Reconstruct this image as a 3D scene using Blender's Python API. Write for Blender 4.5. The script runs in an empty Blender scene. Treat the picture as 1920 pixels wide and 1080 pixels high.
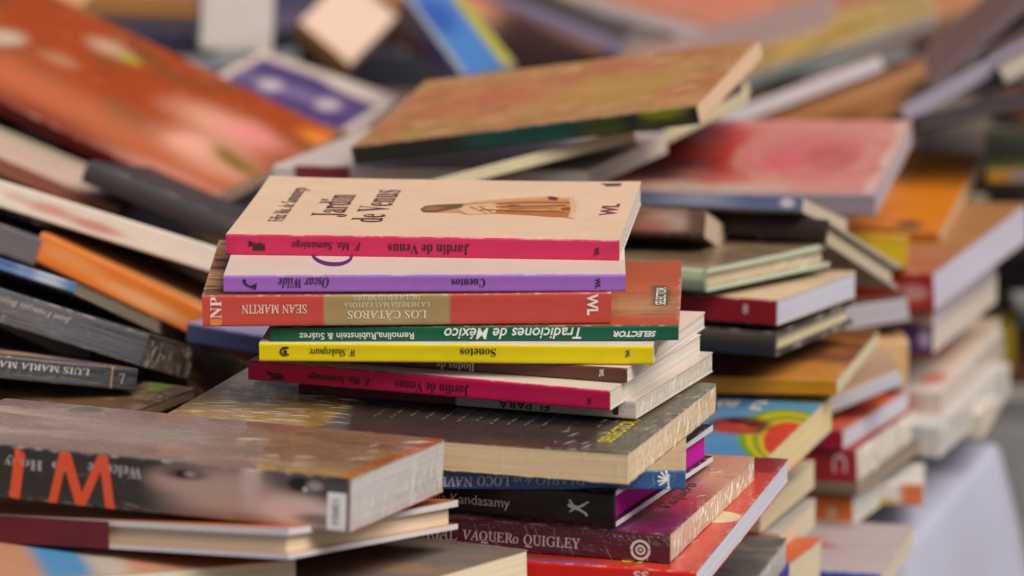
import bpy, bmesh, math, random
from mathutils import Vector, Matrix
random.seed(7)
S = bpy.context.scene
COL = S.collection
R = math.radians

# ---------------------------------------------------------------- camera, sky, sun, exposure
cam = bpy.data.cameras.new('camera'); camo = bpy.data.objects.new('camera', cam); COL.objects.link(camo)
camo.location = (0, 0, .72); camo.rotation_euler = (R(90 - 12), 0, 0)
cam.lens = 165.75; cam.sensor_width = 36; cam.clip_start = .05; cam.clip_end = 200
cam.dof.use_dof = True; cam.dof.focus_distance = 2.43; cam.dof.aperture_fstop = 5.8
S.camera = camo
SUN_EL, SUN_AZ = R(52), R(138)          # azimuth measured from +y (away from camera) towards +x
W = bpy.data.worlds.new('World'); S.world = W; W.use_nodes = True
nt = W.node_tree; bg = nt.nodes['Background']
sky = nt.nodes.new('ShaderNodeTexSky'); sky.sky_type = 'NISHITA'; sky.sun_disc = False
sky.sun_elevation = SUN_EL; sky.sun_rotation = SUN_AZ; sky.air_density = 1.0; sky.dust_density = 6.0; sky.ozone_density = .4
nt.links.new(sky.outputs[0], bg.inputs[0]); bg.inputs[1].default_value = .06
sl = bpy.data.lights.new('sun', 'SUN'); sl.energy = 2.55; sl.angle = R(42); sl.color = (1, .94, .84)
so = bpy.data.objects.new('sun', sl); COL.objects.link(so)
sd = Vector((math.sin(SUN_AZ) * math.cos(SUN_EL), math.cos(SUN_AZ) * math.cos(SUN_EL), math.sin(SUN_EL)))
so.location = sd * 6; so.rotation_euler = sd.to_track_quat('Z', 'Y').to_euler()
S.view_settings.view_transform = 'Standard'; S.view_settings.look = 'None'
S.view_settings.exposure = 0.2; S.view_settings.gamma = 1.0; S.view_settings.use_curve_mapping = False
S.render.engine = 'CYCLES'; S.cycles.use_denoising = True; S.cycles.max_bounces = 8

# ---------------------------------------------------------------- materials
def lin(h, k=None):
    o = []
    for i in (0, 2, 4):
        c = int(h[i:i + 2], 16) / 255
        c = c / 12.92 if c <= .04045 else ((c + .055) / 1.055) ** 2.4
        o.append(c)
    if k is not None:
        k = 1.3 - .45 * max(o)
        o = [min(c * k, .9) for c in o]
    return (*o, 1)
KALB = 1
class NB:
    def __init__(s, m): s.t = m.node_tree; s.n = s.t.nodes; s.l = s.t.links
    def put(s, sock, v):
        if isinstance(v, (int, float)): sock.default_value = v
        elif isinstance(v, (tuple, list)): sock.default_value = v
        else: s.l.new(v, sock)
    def math(s, op, a, b=None, c=None, clamp=False):
        x = s.n.new('ShaderNodeMath'); x.operation = op; x.use_clamp = clamp
        for i, v in enumerate((a, b, c)):
            if v is not None: s.put(x.inputs[i], v)
        return x.outputs[0]
    def ramp(s, v, a, b, lo, hi, smooth=True):
        x = s.n.new('ShaderNodeMapRange'); x.interpolation_type = 'SMOOTHSTEP' if smooth else 'LINEAR'
        for i, q in enumerate((v, a, b, lo, hi)): s.put(x.inputs[i], q)
        return x.outputs[0]
    def mix(s, f, a, b):
        x = s.n.new('ShaderNodeMix'); x.data_type = 'RGBA'
        s.put(x.inputs[0], f); s.put(x.inputs[6], a); s.put(x.inputs[7], b)
        return x.outputs[2]
    def noise(s, vec, scale, detail=3, rough=.5):
        x = s.n.new('ShaderNodeTexNoise'); s.put(x.inputs['Vector'], vec); x.inputs['Scale'].default_value = scale
        x.inputs['Detail'].default_value = detail; x.inputs['Roughness'].default_value = rough
        return x.outputs[0]
    def comb(s, x, y, z=0.0):
        c = s.n.new('ShaderNodeCombineXYZ')
        for i, v in enumerate((x, y, z)): s.put(c.inputs[i], v)
        return c.outputs[0]
def new_mat(name):
    m = bpy.data.materials.new(name); m.use_nodes = True
    return m, NB(m), m.node_tree.nodes['Principled BSDF']
def cover_mat(name, d, seed, part='cover'):
    m, b, p = new_mat(name)
    uvn = b.n.new('ShaderNodeUVMap'); sep = b.n.new('ShaderNodeSeparateXYZ'); b.l.new(uvn.outputs[0], sep.inputs[0])
    u, v = sep.outputs[0], sep.outputs[1]; s_u, s_v = u, v
    tc = b.n.new('ShaderNodeTexCoord'); obj = tc.outputs['Object']
    if d['w']:
        off = b.comb(u, v, seed * 1.7)
        nx = b.noise(off, 4, 3); ny = b.noise(b.comb(u, v, seed * 1.7 + 9), 4, 3)
        u = b.math('MULTIPLY_ADD', b.math('SUBTRACT', nx, .5), d['w'] * 2, u)
        v = b.math('MULTIPLY_ADD', b.math('SUBTRACT', ny, .5), d['w'] * 4, v)
    c = lin(d['base'], KALB)
    for L in d['lay']:
        if L[0] == 'e':
            _, cu, cv, ru, rv, ang, soft, col, a = L
            du, dv = b.math('SUBTRACT', u, cu), b.math('SUBTRACT', v, cv)
            if ang:
                ca, sa = math.cos(R(ang)), math.sin(R(ang))
                du, dv = (b.math('ADD', b.math('MULTIPLY', du, ca), b.math('MULTIPLY', dv, sa)),
                          b.math('SUBTRACT', b.math('MULTIPLY', dv, ca), b.math('MULTIPLY', du, sa)))
            q = b.math('ADD', b.math('POWER', b.math('ABSOLUTE', b.math('DIVIDE', du, ru)), 2.0), b.math('POWER', b.math('ABSOLUTE', b.math('DIVIDE', dv, rv)), 2.0))
            f = b.ramp(b.math('SQRT', q), 1 - soft, 1 + soft, a, 0.0)
        elif L[0] == 'r':
            _, u0, v0, u1, v1, soft, col, a = L
            fx = b.ramp(b.math('SUBTRACT', b.math('ABSOLUTE', b.math('SUBTRACT', u, (u0 + u1) / 2)), abs(u1 - u0) / 2), -soft, soft, 1.0, 0.0)
            fy = b.ramp(b.math('SUBTRACT', b.math('ABSOLUTE', b.math('SUBTRACT', v, (v0 + v1) / 2)), abs(v1 - v0) / 2), -soft * 1.5, soft * 1.5, 1.0, 0.0)
            f = b.math('MULTIPLY', b.math('MULTIPLY', fx, fy), a)
        else:
            _, sc, su, sv, lo, hi, col, a, sdd = L
            f = b.ramp(b.noise(b.comb(b.math('MULTIPLY', u, su), b.math('MULTIPLY', v, sv), sdd * 3.1 + seed), sc, 4, .55), lo, hi, 0.0, a)
        c = b.mix(f, c, lin(col, KALB))
    # light wear: faint blotches in tone and in gloss
    g = b.noise(obj, 55, 4, .6)
    mx = b.n.new('ShaderNodeMix'); mx.data_type = 'RGBA'; mx.blend_type = 'MULTIPLY'
    b.put(mx.inputs[0], b.ramp(g, .35, .75, 0.0, .28)); b.put(mx.inputs[6], c); b.put(mx.inputs[7], (.78, .76, .74, 1)); c = mx.outputs[2]
    edge = b.ramp(b.math('ABSOLUTE', b.math('SUBTRACT', s_v, .5)), .43, .5, 0.0, 1.0) if part == 'spine' else b.ramp(b.math('MAXIMUM', b.math('ABSOLUTE', b.math('SUBTRACT', s_u, .5)), b.math('ABSOLUTE', b.math('SUBTRACT', s_v, .5))), .488, .5, 0.0, 1.0)
    rub = b.math('MULTIPLY', edge, b.ramp(b.noise(obj, 130, 4, .7), .48, .66, 0.0, .55))
    c = b.mix(rub, c, lin('cfc6ba'))
    if not d['b']:
        scr = b.noise(b.comb(b.math('MULTIPLY', s_u, 9), b.math('MULTIPLY', s_v, 3), seed * 2.3), 6, 5, .75)
        c = b.mix(b.ramp(scr, .64, .72, 0.0, .16), c, lin('d6cfc6'))
    b.l.new(c, p.inputs['Base Color'])
    b.l.new(b.ramp(b.noise(obj, 90, 3), .3, .7, d['r'] - .06, d['r'] + .1), p.inputs['Roughness'])
    p.inputs['Specular IOR Level'].default_value = .3
    if d['c']:
        p.inputs['Coat Weight'].default_value = d['c']; p.inputs['Coat Roughness'].default_value = .045 if d['b'] else .22
    h = b.math('MULTIPLY', b.noise(obj, 700, 2), .12)
    if part == 'cover': h = b.math('ADD', h, b.math('MULTIPLY', b.noise(b.comb(s_u, s_v, seed), 5, 2), 1.6))
    if part == 'cover': h = b.math('SUBTRACT', h, b.ramp(b.math('ABSOLUTE', b.math('SUBTRACT', s_v, .055)), 0.0, .008, .5, 0.0))
    bp = b.n.new('ShaderNodeBump'); bp.inputs['Strength'].default_value = .25; bp.inputs['Distance'].default_value = .0004
    b.l.new(h, bp.inputs['Height']); b.l.new(bp.outputs[0], p.inputs['Normal'])
    if d['b']:
        uv2 = b.n.new('ShaderNodeUVMap'); s2 = b.n.new('ShaderNodeSeparateXYZ'); b.l.new(uv2.outputs[0], s2.inputs[0])
        k = {'film': (9, 85), 'film2': (5, 26), 'film3': (13, 60)}[d['b']]
        X, Y = s2.outputs[0], s2.outputs[1]
        if part == 'spine': X, Y = b.math('ADD', b.math('MULTIPLY', X, 70), b.math('MULTIPLY', Y, 3)), b.math('MULTIPLY', Y, 1.4)
        else: X, Y = b.math('MULTIPLY', X, k[0]), b.math('ADD', b.math('MULTIPLY', Y, k[1]), b.math('MULTIPLY', X, 6))
        st = b.noise(b.comb(X, Y, seed), 1.0, 3, .6)
        msk = b.ramp(b.noise(b.comb(s2.outputs[0], s2.outputs[1], seed + 5.0), 3.5, 2), .42, .62, .05, 1.0)
        if d['b'] == 'film3':      # film puckered at both ends, taut over the middle
            msk = b.math('ADD', b.ramp(s2.outputs[0], .30, .42, 1.4, .04), b.ramp(s2.outputs[0], .86, .97, 0.0, 1.2))
        hh = b.math('MULTIPLY', b.math('POWER', b.math('ABSOLUTE', b.math('SUBTRACT', st, .5)), .7), msk)
        b2 = b.n.new('ShaderNodeBump'); b2.inputs['Strength'].default_value = .2 if d['b'] == 'film2' else .9; b2.inputs['Distance'].default_value = .005
        b.l.new(hh, b2.inputs['Height']); b.l.new(b2.outputs[0], p.inputs['Coat Normal'])
    return m
PM = {}
def page_mat(hexc, wrap, pn=None):
    key = (hexc, wrap, pn)
    if key in PM: return PM[key]
    m, b, p = new_mat('page_edges')
    uvn = b.n.new('ShaderNodeUVMap'); sep = b.n.new('ShaderNodeSeparateXYZ'); b.l.new(uvn.outputs[0], sep.inputs[0])
    u, v = sep.outputs[0], sep.outputs[1]
    tc = b.n.new('ShaderNodeTexCoord')
    line = b.noise(b.comb(b.math('MULTIPLY', u, 5), b.math('MULTIPLY', v, 1500), 0.0), 1.0, 3, .7)
    fine = b.noise(b.comb(b.math('MULTIPLY', u, 30), b.math('MULTIPLY', v, 4200), 3.0), 1.0, 2, .6)
    c = lin(hexc, KALB); dk = tuple(x * .82 for x in c[:3]) + (1,); lt = tuple(min(.92, x * 1.12) for x in c[:3]) + (1,)
    cc = b.mix(b.ramp(line, .35, .68, 0.0, 1.0), lt, dk)
    cc = b.mix(b.ramp(fine, .45, .7, 0.0, .5), cc, dk)
    if pn:
        cc = b.mix(b.ramp(b.noise(tc.outputs['Object'], 60, 3), .45, .6, 0.0, .8), cc, lin(pn[0]))
        cc = b.mix(b.ramp(b.noise(tc.outputs['Object'], 38, 1), .66, .7, 0.0, .9), cc, lin(pn[1]))
    b.l.new(cc, p.inputs['Base Color']); p.inputs['Roughness'].default_value = .8; p.inputs['Specular IOR Level'].default_value = .2
    bp = b.n.new('ShaderNodeBump'); bp.inputs['Strength'].default_value = .35; bp.inputs['Distance'].default_value = .0005
    b.l.new(b.math('ADD', line, b.math('MULTIPLY', fine, .5)), bp.inputs['Height']); b.l.new(bp.outputs[0], p.inputs['Normal'])
    if wrap:
        p.inputs['Coat Weight'].default_value = 1.0; p.inputs['Coat Roughness'].default_value = .06
        w1 = b.noise(b.comb(b.math('MULTIPLY', b.math('ADD', u, b.math('MULTIPLY', v, .55)), 330), b.math('MULTIPLY', v, 70), 1.0), 1.0, 3, .6)
        b2 = b.n.new('ShaderNodeBump'); b2.inputs['Strength'].default_value = 1.0; b2.inputs['Distance'].default_value = .006
        b.l.new(b.math('POWER', b.math('ABSOLUTE', b.math('SUBTRACT', w1, .5)), .6), b2.inputs['Height']); b.l.new(b2.outputs[0], p.inputs['Coat Normal'])
    PM[key] = m
    return m
FM = {}
def flat_mat(hexc, rough=.5, k=KALB):
    if (hexc, rough) not in FM:
        m, b, p = new_mat('print_' + hexc)
        tc = b.n.new('ShaderNodeTexCoord')
        c = lin(hexc, k)
        b.l.new(b.mix(b.ramp(b.noise(tc.outputs['Object'], 240, 3), .4, .7, 0.0, .22), c, tuple(x * .75 + .02 for x in c[:3]) + (1,)), p.inputs['Base Color'])
        p.inputs['Roughness'].default_value = rough
        FM[(hexc, rough)] = m
    return FM[(hexc, rough)]

def film_mat():
    if 'film' not in FM:
        m, b, p = new_mat('clear_film'); p.inputs['Base Color'].default_value = (.82, .80, .74, 1); p.inputs['Roughness'].default_value = .18
        p.inputs['Specular IOR Level'].default_value = .8; p.inputs['Alpha'].default_value = .55; FM['film'] = m
    return FM['film']
# ---------------------------------------------------------------- mesh helpers
class MB:
    """verts / faces / uvs of one mesh part"""
    def __init__(s): s.v = []; s.f = []; s.uv = []; s.mi = []
    def grid(s, P, nu, nv, uvf, mi=0):
        b0 = len(s.v)
        for j in range(nv + 1):
            for i in range(nu + 1): s.v.append(P(i / nu, j / nv))
        for j in range(nv):
            for i in range(nu):
                a = b0 + j * (nu + 1) + i
                s.f.append((a, a + 1, a + nu + 2, a + nu + 1)); s.mi.append(mi)
                s.uv.append([uvf(i / nu, j / nv), uvf((i + 1) / nu, j / nv), uvf((i + 1) / nu, (j + 1) / nv), uvf(i / nu, (j + 1) / nv)])
    def build(s, name, mats, parent, xf=None, smooth=False):
        me = bpy.data.meshes.new(name)
        vs = [xf(*p) for p in s.v] if xf else s.v
        me.from_pydata(vs, [], s.f)
        ul = me.uv_layers.new(name='UVMap')
        k = 0
        for fi, pg in enumerate(me.polygons):
            pg.material_index = s.mi[fi]; pg.use_smooth = smooth
            for c in range(pg.loop_total): ul.data[pg.loop_start + c].uv = s.uv[fi][c]
        for mm in (mats if isinstance(mats, list) else [mats]): me.materials.append(mm)
        o = bpy.data.objects.new(name, me); COL.objects.link(o); o.parent = parent
        return o
def box(mb, x0, x1, y0, y1, z0, z1, n=(1, 1), uvf=None, mi=0):
    nx, ny = n
    uvf = uvf or (lambda x, y, z, f: (x, y))
    X = lambda t: x0 + (x1 - x0) * t
    Y = lambda t: y0 + (y1 - y0) * t
    Z = lambda t: z0 + (z1 - z0) * t
    mb.grid(lambda a, b: (X(a), Y(b), z1), nx, ny, lambda a, b: uvf(X(a), Y(b), z1, 't'), mi)
    mb.grid(lambda a, b: (X(a), Y(1 - b), z0), nx, ny, lambda a, b: uvf(X(a), Y(1 - b), z0, 'b'), mi)
    mb.grid(lambda a, b: (X(a), y0, Z(b)), nx, 1, lambda a, b: uvf(X(a), y0, Z(b), 'f'), mi)
    mb.grid(lambda a, b: (X(1 - a), y1, Z(b)), nx, 1, lambda a, b: uvf(X(1 - a), y1, Z(b), 'k'), mi)
    mb.grid(lambda a, b: (x1, Y(a), Z(b)), ny, 1, lambda a, b: uvf(x1, Y(a), Z(b), 'r'), mi)
    mb.grid(lambda a, b: (x0, Y(1 - a), Z(b)), ny, 1, lambda a, b: uvf(x0, Y(1 - a), Z(b), 'l'), mi)

# ---------------------------------------------------------------- lettering
UP, LO = {}, {}
ACC = {'á': 'a', 'é': 'e', 'í': 'ı', 'ó': 'o', 'ú': 'u', 'Á': 'A', 'É': 'E', 'Í': 'I', 'Ó': 'O'}
def math_alpha(s, kind):
    ub, lb = {'b': (0x1d400, 0x1d41a), 'i': (0x1d434, 0x1d44e), 'bi': (0x1d468, 0x1d482)}[kind]
    o = ''
    for ch in s:
        if 'A' <= ch <= 'Z': o += chr(ub + ord(ch) - 65)
        elif 'a' <= ch <= 'z': o += '\u210e' if (kind == 'i' and ch == 'h') else chr(lb + ord(ch) - 97)
        elif ch == 'ı': o += chr(lb + 8)
        else: o += ch
    return o
def raw_text(body, offset=0.0):
    cu = bpy.data.curves.new('lettering', 'FONT'); cu.body = body; cu.offset = offset; cu.resolution_u = 3
    ob = bpy.data.objects.new('lettering', cu)
    COL.objects.link(ob)
    me = bpy.data.meshes.new_from_object(ob)
    vs = [tuple(v.co) for v in me.vertices]; fs = [tuple(p.vertices) for p in me.polygons]
    bpy.data.objects.remove(ob); bpy.data.curves.remove(cu); bpy.data.meshes.remove(me)
    return vs, fs
def width(body):
    if not body.strip(): return 0.0
    vs, _ = raw_text(body)
    return max(v[0] for v in vs) if vs else 0.0
def text_shape(s, font):
    serif = {'sb': 'b', 'sn': 'b', 'sbi': 'bi', 'si': 'i', 'sr': 'i'}.get(font)
    off = {'gb': .012, 'gbi': .012, 'gh': .03, 'ghi': .03}.get(font, 0.0)
    if serif:
        base = ''.join(ACC.get(ch, ch) for ch in s)
        body = math_alpha(base, serif)
        vs, fs = raw_text(body, {'sr': .006, 'sbi': .002, 'si': .004}.get(font, 0.0))
        for i, ch in enumerate(s):
            if ch in ACC:
                a, z = width(body[:i]), width(body[:i + 1])
                cx = (a + z) / 2 + (.04 if font != 'sb' else 0); y0 = .72 if ch.isupper() else .52
                k = len(vs)
                vs += [(cx - .03, y0, 0), (cx + .03, y0, 0), (cx + .13, y0 + .17, 0), (cx + .04, y0 + .17, 0)]; fs.append((k, k + 1, k + 2, k + 3))
        if font == 'sr': vs = [(x - .22 * y, y, z) for x, y, z in vs]
    else:
        vs, fs = raw_text(s, off)
        if font in ('gbi', 'ghi'): vs = [(x + .25 * y, y, z) for x, y, z in vs]
    x0, x1 = min(v[0] for v in vs), max(v[0] for v in vs); y0, y1 = min(v[1] for v in vs), max(v[1] for v in vs)
    return [((x - x0) / (x1 - x0), (y - y0) / (y1 - y0)) for x, y, z in vs], fs
def arc(cx, cy, r0, r1, a0, a1, n=24):
    P, Fc = [], []
    for i in range(n + 1):
        a = R(a0 + (a1 - a0) * i / n)
        P += [(cx + r0 * math.cos(a), cy + r0 * math.sin(a)), (cx + r1 * math.cos(a), cy + r1 * math.sin(a))]
    for i in range(n): Fc.append((2 * i, 2 * i + 1, 2 * i + 3, 2 * i + 2))
    return P, Fc
def stroke(p, q, w):
    d = Vector((q[0] - p[0], q[1] - p[1])); nrm = Vector((-d.y, d.x)).normalized() * w / 2
    n = 8; pts = []
    for i in range(n + 1):
        c = Vector(p).lerp(Vector(q), i / n); pts += [(c.x - nrm.x, c.y - nrm.y), (c.x + nrm.x, c.y + nrm.y)]
    return pts, [(2 * i, 2 * i + 2, 2 * i + 3, 2 * i + 1) for i in range(n)]
def disc(cx, cy, rx, ry, n=16):
    return [(cx + rx * math.cos(2 * math.pi * i / n), cy + ry * math.sin(2 * math.pi * i / n)) for i in range(n)], [tuple(range(n))]
def shape(kind):
    parts = []
    A = lambda q: parts.append(q)
    if kind == 'statue':
        A(stroke((.28, .3), (1, .3), .5)); A(disc(.22, .72, .18, .16)); A(disc(.12, .9, .12, .09)); A(stroke((.3, .72), (.62, .68), .12)); A(disc(.68, .72, .13, .12)); A(stroke((.75, .75), (.98, .62), .1)); A(stroke((.05, .6), (.2, .5), .15))
    elif kind == 'quill':
        A(disc(.12, .85, .12, .15)); A(stroke((.1, .75), (.3, .4), .16)); A(stroke((.28, .45), (.62, .2), .15)); A(disc(.78, .3, .2, .18)); A(stroke((.75, .3), (.88, .02), .18)); A(stroke((.8, .35), (.98, .6), .12))
    elif kind == 'cat':
        A(arc(.5, .45, .28, .48, 60, 330)); A(stroke((.3, .9), (.98, .9), .2)); A(disc(.6, .45, .22, .2)); A(stroke((.7, .2), (.98, .1), .2))
    elif kind == 'barrel':
        A(([(0, .25), (.08, .05), (.25, 0), (.75, 0), (.92, .05), (1, .25), (1, 1), (0, 1)], [tuple(range(8))]))
    elif kind == 'block':
        A(([(.3, 0), (1, 0), (1, 1), (.3, 1)], [(0, 1, 2, 3)])); A(stroke((.0, .2), (.05, .9), .06))
    elif kind == 'palm':
        for a in (100, 130, 160, 190, 215): A(stroke((.85, .62), (.85 + .75 * math.cos(R(a)), .62 + .42 * math.sin(R(a)) * 1.6), .13))
        A(stroke((.9, 0), (.9, 1), .1)); A(stroke((.75, .05), (1, .05), .1)); A(stroke((.75, .95), (1, .95), .1))
    elif kind == 'dancer':
        A(disc(.1, .6, .08, .12)); A(stroke((.15, .58), (.52, .45), .26)); A(stroke((.25, .66), (.1, .95), .09)); A(stroke((.3, .4), (.12, .2), .09)); A(stroke((.5, .5), (.8, .75), .13)); A(stroke((.78, .75), (.98, .92), .09)); A(stroke((.5, .42), (.82, .2), .13)); A(stroke((.82, .22), (.9, .02), .1))
    elif kind == 'ringmark':
        A(arc(.5, .5, .38, .5, 8, 172)); A(arc(.5, .5, .38, .5, 188, 352)); A(arc(.5, .5, .15, .25, 0, 360)); A(disc(.5, .5, .07, .07)); A(stroke((0, .52), (.14, .52), .08)); A(stroke((.86, .48), (1, .48), .08))
    elif kind == 'bars':
        A(stroke((0, .75), (1, .75), .3)); A(stroke((.2, .3), (.95, .3), .35))
    elif kind == 'lines':
        rnd = random.Random(4)
        for i in range(11):
            x = .03 + i * .09; y = rnd.uniform(.0, .1)
            while y < .95:
                l = rnd.uniform(.03, .1); A(stroke((x, y), (x, min(y + l, 1)), .012)); y += l + .025
    elif kind == 'bigm':
        A(stroke((.04, 0), (.24, 1), .13)); A(stroke((.22, .98), (.5, .06), .15)); A(stroke((.48, .06), (.82, .96), .13)); A(stroke((.8, 1), (.95, 0), .14))
    elif kind == 'bigi':
        A(stroke((.25, 0), (.72, 1), .7))
    elif kind == 'quad':
        A(([(0, 0), (1, 0), (1, 1), (0, 1)], [(0, 1, 2, 3)]))
    vs, fs = [], []
    for k, (p, f) in enumerate(parts):
        b0 = len(vs)
        vs += [(x, y, k) for x, y in p]; fs += [tuple(i + b0 for i in ff) for ff in f]
    return vs, fs

# ---------------------------------------------------------------- one book
def make_book(idx, D):
    L, Wd, T = D['dims']; tp = D.get('tp', 1.0)
    root = bpy.data.objects.new(D['name'], None); COL.objects.link(root)
    root.empty_display_size = .03
    root.location = D['loc']; root.rotation_mode = 'YXZ'; root.rotation_euler = (R(D['ypr'][1]), R(D['ypr'][2]), R(D['ypr'][0]))
    root['label'] = D['label']; root['category'] = 'book'; root['group'] = D['group']
    sp = D['sp']; hard = D['kind'] == 'h'
    Lc, Wc = (L, Wd) if sp in 'fb' else (Wd, L)
    to_local = {'f': lambda x, y: (x - L / 2, y - Wd / 2), 'b': lambda x, y: (L / 2 - x, Wd / 2 - y),
                'l': lambda x, y: (y - L / 2, Wd / 2 - x), 'r': lambda x, y: (L / 2 - y, x - Wd / 2)}[sp]
    rnd = random.Random(idx * 13 + 5)
    lift = rnd.uniform(.0, .0007); bow = rnd.uniform(-.0005, .0005); cu = rnd.uniform(0, .0013); skew = rnd.uniform(-.0012, .0012)
    def xf(x, y, z):
        fz = z / T
        t = max(0, y / Wc)
        z2 = z + (lift * t ** 3 + cu * (abs(2 * x / Lc - 1) * t) ** 4) * fz ** 6
        y2 = y + skew * fz * (1 - abs(2 * x / Lc - 1) * .3) * (0.0 if sp == 'f' else 1)
        lx, ly = to_local(x, y2)
        z2 += bow * (1 - (2 * lx / L) ** 2) * fz
        z2 *= 1 - (1 - tp) * (ly / Wd + .5)
        return (lx, ly, z2)
    def uvc(x, y, z, f=None):
        lx, ly = to_local(x, y)
        return (lx / L + .5, ly / Wd + .5)
    def uvp(x, y, z, f=None): return ((x + y) * 1.0, z)
    def uvs(x, y, z, f=None): return ((x / Lc) if sp in 'fb' else x / Lc, z / T)
    pm = page_mat(D['page'], bool(D.get('wrap')), D.get('pnoise'))
    tm = cover_mat('printed_cover', D['top'], idx); sm = cover_mat('printed_spine', D['spine'], idx + 50, 'spine')
    if hard:
        ct, ov = .0026, .0035
        r = .003
    else:
        ct, ov = .00045, .0004
        r = min(.0011, T * .15)
    mb = MB(); box(mb, ov, Lc - ov, r * .8, Wc - ov, ct, T - ct, (10, 8), uvp)
    if hard:   # end papers: pages sit between the boards
        pass
    mb.build('page_block', pm, root, xf)
    be = D.get('board_edge')
    for z0, z1 in ((T - ct, T), (0, ct)):
        mb = MB(); box(mb, 0, Lc, r, Wc, z0, z1, (12, 8), uvc)
        if be:
            for k, f in enumerate(mb.f):
                zz = [mb.v[i][2] for i in f]
                if max(zz) - min(zz) > 1e-6: mb.mi[k] = 1
        o = mb.build('cover', [tm, flat_mat(be)] if be else tm, root, xf)
    # spine: rounded C profile
    prof = []
    nseg = 4
    for i in range(nseg + 1):
        a = math.pi / 2 * i / nseg; prof.append((r - r * math.sin(a), T - r + r * math.cos(a)))
    bul = .0006 if hard else -.0001
    for i in range(1, 6): prof.append((-bul * math.sin(math.pi * i / 6) * 1.5, T - r - (T - 2 * r) * i / 6))
    for i in range(nseg + 1):
        a = math.pi / 2 * i / nseg; prof.append((r - r * math.cos(a), r - r * math.sin(a)))
    inner = [(r, ct * .9), (r, T - ct * .9)]
    mb = MB(); n = len(prof)
    NX = 16
    mb.grid(lambda a, b: (Lc * a, prof[n - 1 - round(b * (n - 1))][0], prof[n - 1 - round(b * (n - 1))][1]), NX, n - 1,
            lambda a, b: (a, prof[n - 1 - round(b * (n - 1))][1] / T))
    mb.grid(lambda a, b: (Lc * a, r, inner[1 - round(b)][1]), NX, 1, lambda a, b: (a, b))
    for x in (0, Lc):     # end caps
        b0 = len(mb.v); pts = prof + inner
        mb.v += [(x, p[0], p[1]) for p in pts]
        f = tuple(range(b0, b0 + len(pts)))
        mb.f.append(f if x == 0 else f[::-1]); mb.mi.append(0); mb.uv.append([(x / Lc, p[1] / T) for p in (pts if x == 0 else pts[::-1])])
    so_ = mb.build('spine', sm, root, xf)
    for pg in so_.data.polygons: pg.use_smooth = len(pg.vertices) == 4
    # lettering and emblems, printed a hair above the surface
    def face_pt(face, u, v, off):
        if face == 's': P = Vector(((u - .5) * L, -Wd / 2 - off, v * T))
        elif face == 't': P = Vector(((u - .5) * L, (v - .5) * Wd, T + off))
        else: P = Vector((L / 2 + off, (v if False else u - .5) * Wd, v * T))
        if face == 's' and hard and sp == 'f': P.y -= .0009 * math.sin(math.pi * min(max(v, 0), 1))
        if face == 's' and sp == 'f' and v > 0:
            zz = min(max(v * T, 0), T)
            if zz > T - r: P.y += r - math.sqrt(max(0, r * r - (zz - T + r) ** 2))
        if face == 't':   # follow the cover's slight curl
            if sp == 'f': cx, cy = P.x + L / 2, P.y + Wd / 2
            elif sp == 'b': cx, cy = L / 2 - P.x, Wd / 2 - P.y
            elif sp == 'l': cx, cy = Wd / 2 - P.y, P.x + L / 2
            else: cx, cy = P.y + Wd / 2, L / 2 - P.x
            t = max(0, cy / Wc); P.z += lift * t ** 3 + cu * (abs(2 * cx / Lc - 1) * t) ** 4
        fz = min(1, max(0, P.z / T)); P.z += bow * (1 - (2 * P.x / L) ** 2) * fz
        P.z *= 1 - (1 - tp) * (P.y / Wd + .5) if face == 's' else 1 - (1 - tp) * min(1, P.y / Wd + .5)
        return P
    def put(name, vs, fs, face, uc, vc, du, dv, rot, col, off):
        out = []
        for p in vs:
            x, y = p[0] - .5, p[1] - .5
            x, y = {0: (x, y), 180: (-x, -y), 90: (-y, x), 270: (y, -x), 200: (-x, -y)}[rot]
            out.append(face_pt(face, uc + x * du, min(max(vc + y * dv, .01), .985) if face == 's' else vc + y * dv, off + (p[2] * .000012 if len(p) > 2 else 0)))
        me = bpy.data.meshes.new(name); me.from_pydata(out, [], fs); me.materials.append(flat_mat(col))
        # face outward
        bm = bmesh.new(); bm.from_mesh(me)
        nv = {'s': Vector((0, -1, 0)), 't': Vector((0, 0, 1)), 'r': Vector((1, 0, 0))}[face]
        for f in bm.faces:
            f.normal_update()
            if f.normal.dot(nv) < 0: f.normal_flip()
        bm.to_mesh(me); bm.free()
        o = bpy.data.objects.new(name, me); COL.objects.link(o); o.parent = root
    # shrink wrap: thin raised creases of clear film
    if D.get('crease'):
        rc_ = random.Random(idx + 3)
        for face, u0, u1, v0, v1, n, ln, ang, jit, wd in D['crease']:
            vs, fs = [], []; wd *= .55
            fu, fv = {'s': (L, T), 't': (L, Wd), 'r': (Wd, T)}[face]
            for _ in range(n):
                cu_, cv_ = rc_.uniform(u0, u1), rc_.uniform(v0, v1); a = R(ang + rc_.gauss(0, jit)); l = ln * rc_.uniform(.35, 1.25) / 1000; w = wd * rc_.uniform(.5, 1.3) / 1000
                dx, dy = math.cos(a), math.sin(a); b0 = len(vs); ns = 4; kk = rc_.uniform(-.12, .12)
                for i in range(ns + 1):
                    t_ = i / ns - .5; wl_ = w * (1 - (2 * t_) ** 2) + .00002; bend = kk * l * (1 - 4 * t_ * t_)
                    for s_, hh_ in ((-1, .00012), (0, .00012 + wl_ * .9), (1, .00012)):
                        px_ = t_ * l * dx - dy * (bend + s_ * wl_ / 2); py_ = t_ * l * dy + dx * (bend + s_ * wl_ / 2)
                        uu, vv = cu_ + px_ / fu, cv_ + py_ / fv
                        vs.append(face_pt(face, min(max(uu, .002), .998), min(max(vv, .01), .99), hh_))
                for i in range(ns):
                    for s_ in (0, 1):
                        q_ = b0 + i * 3 + s_; fs.append((q_, q_ + 3, q_ + 4, q_ + 1))
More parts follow.
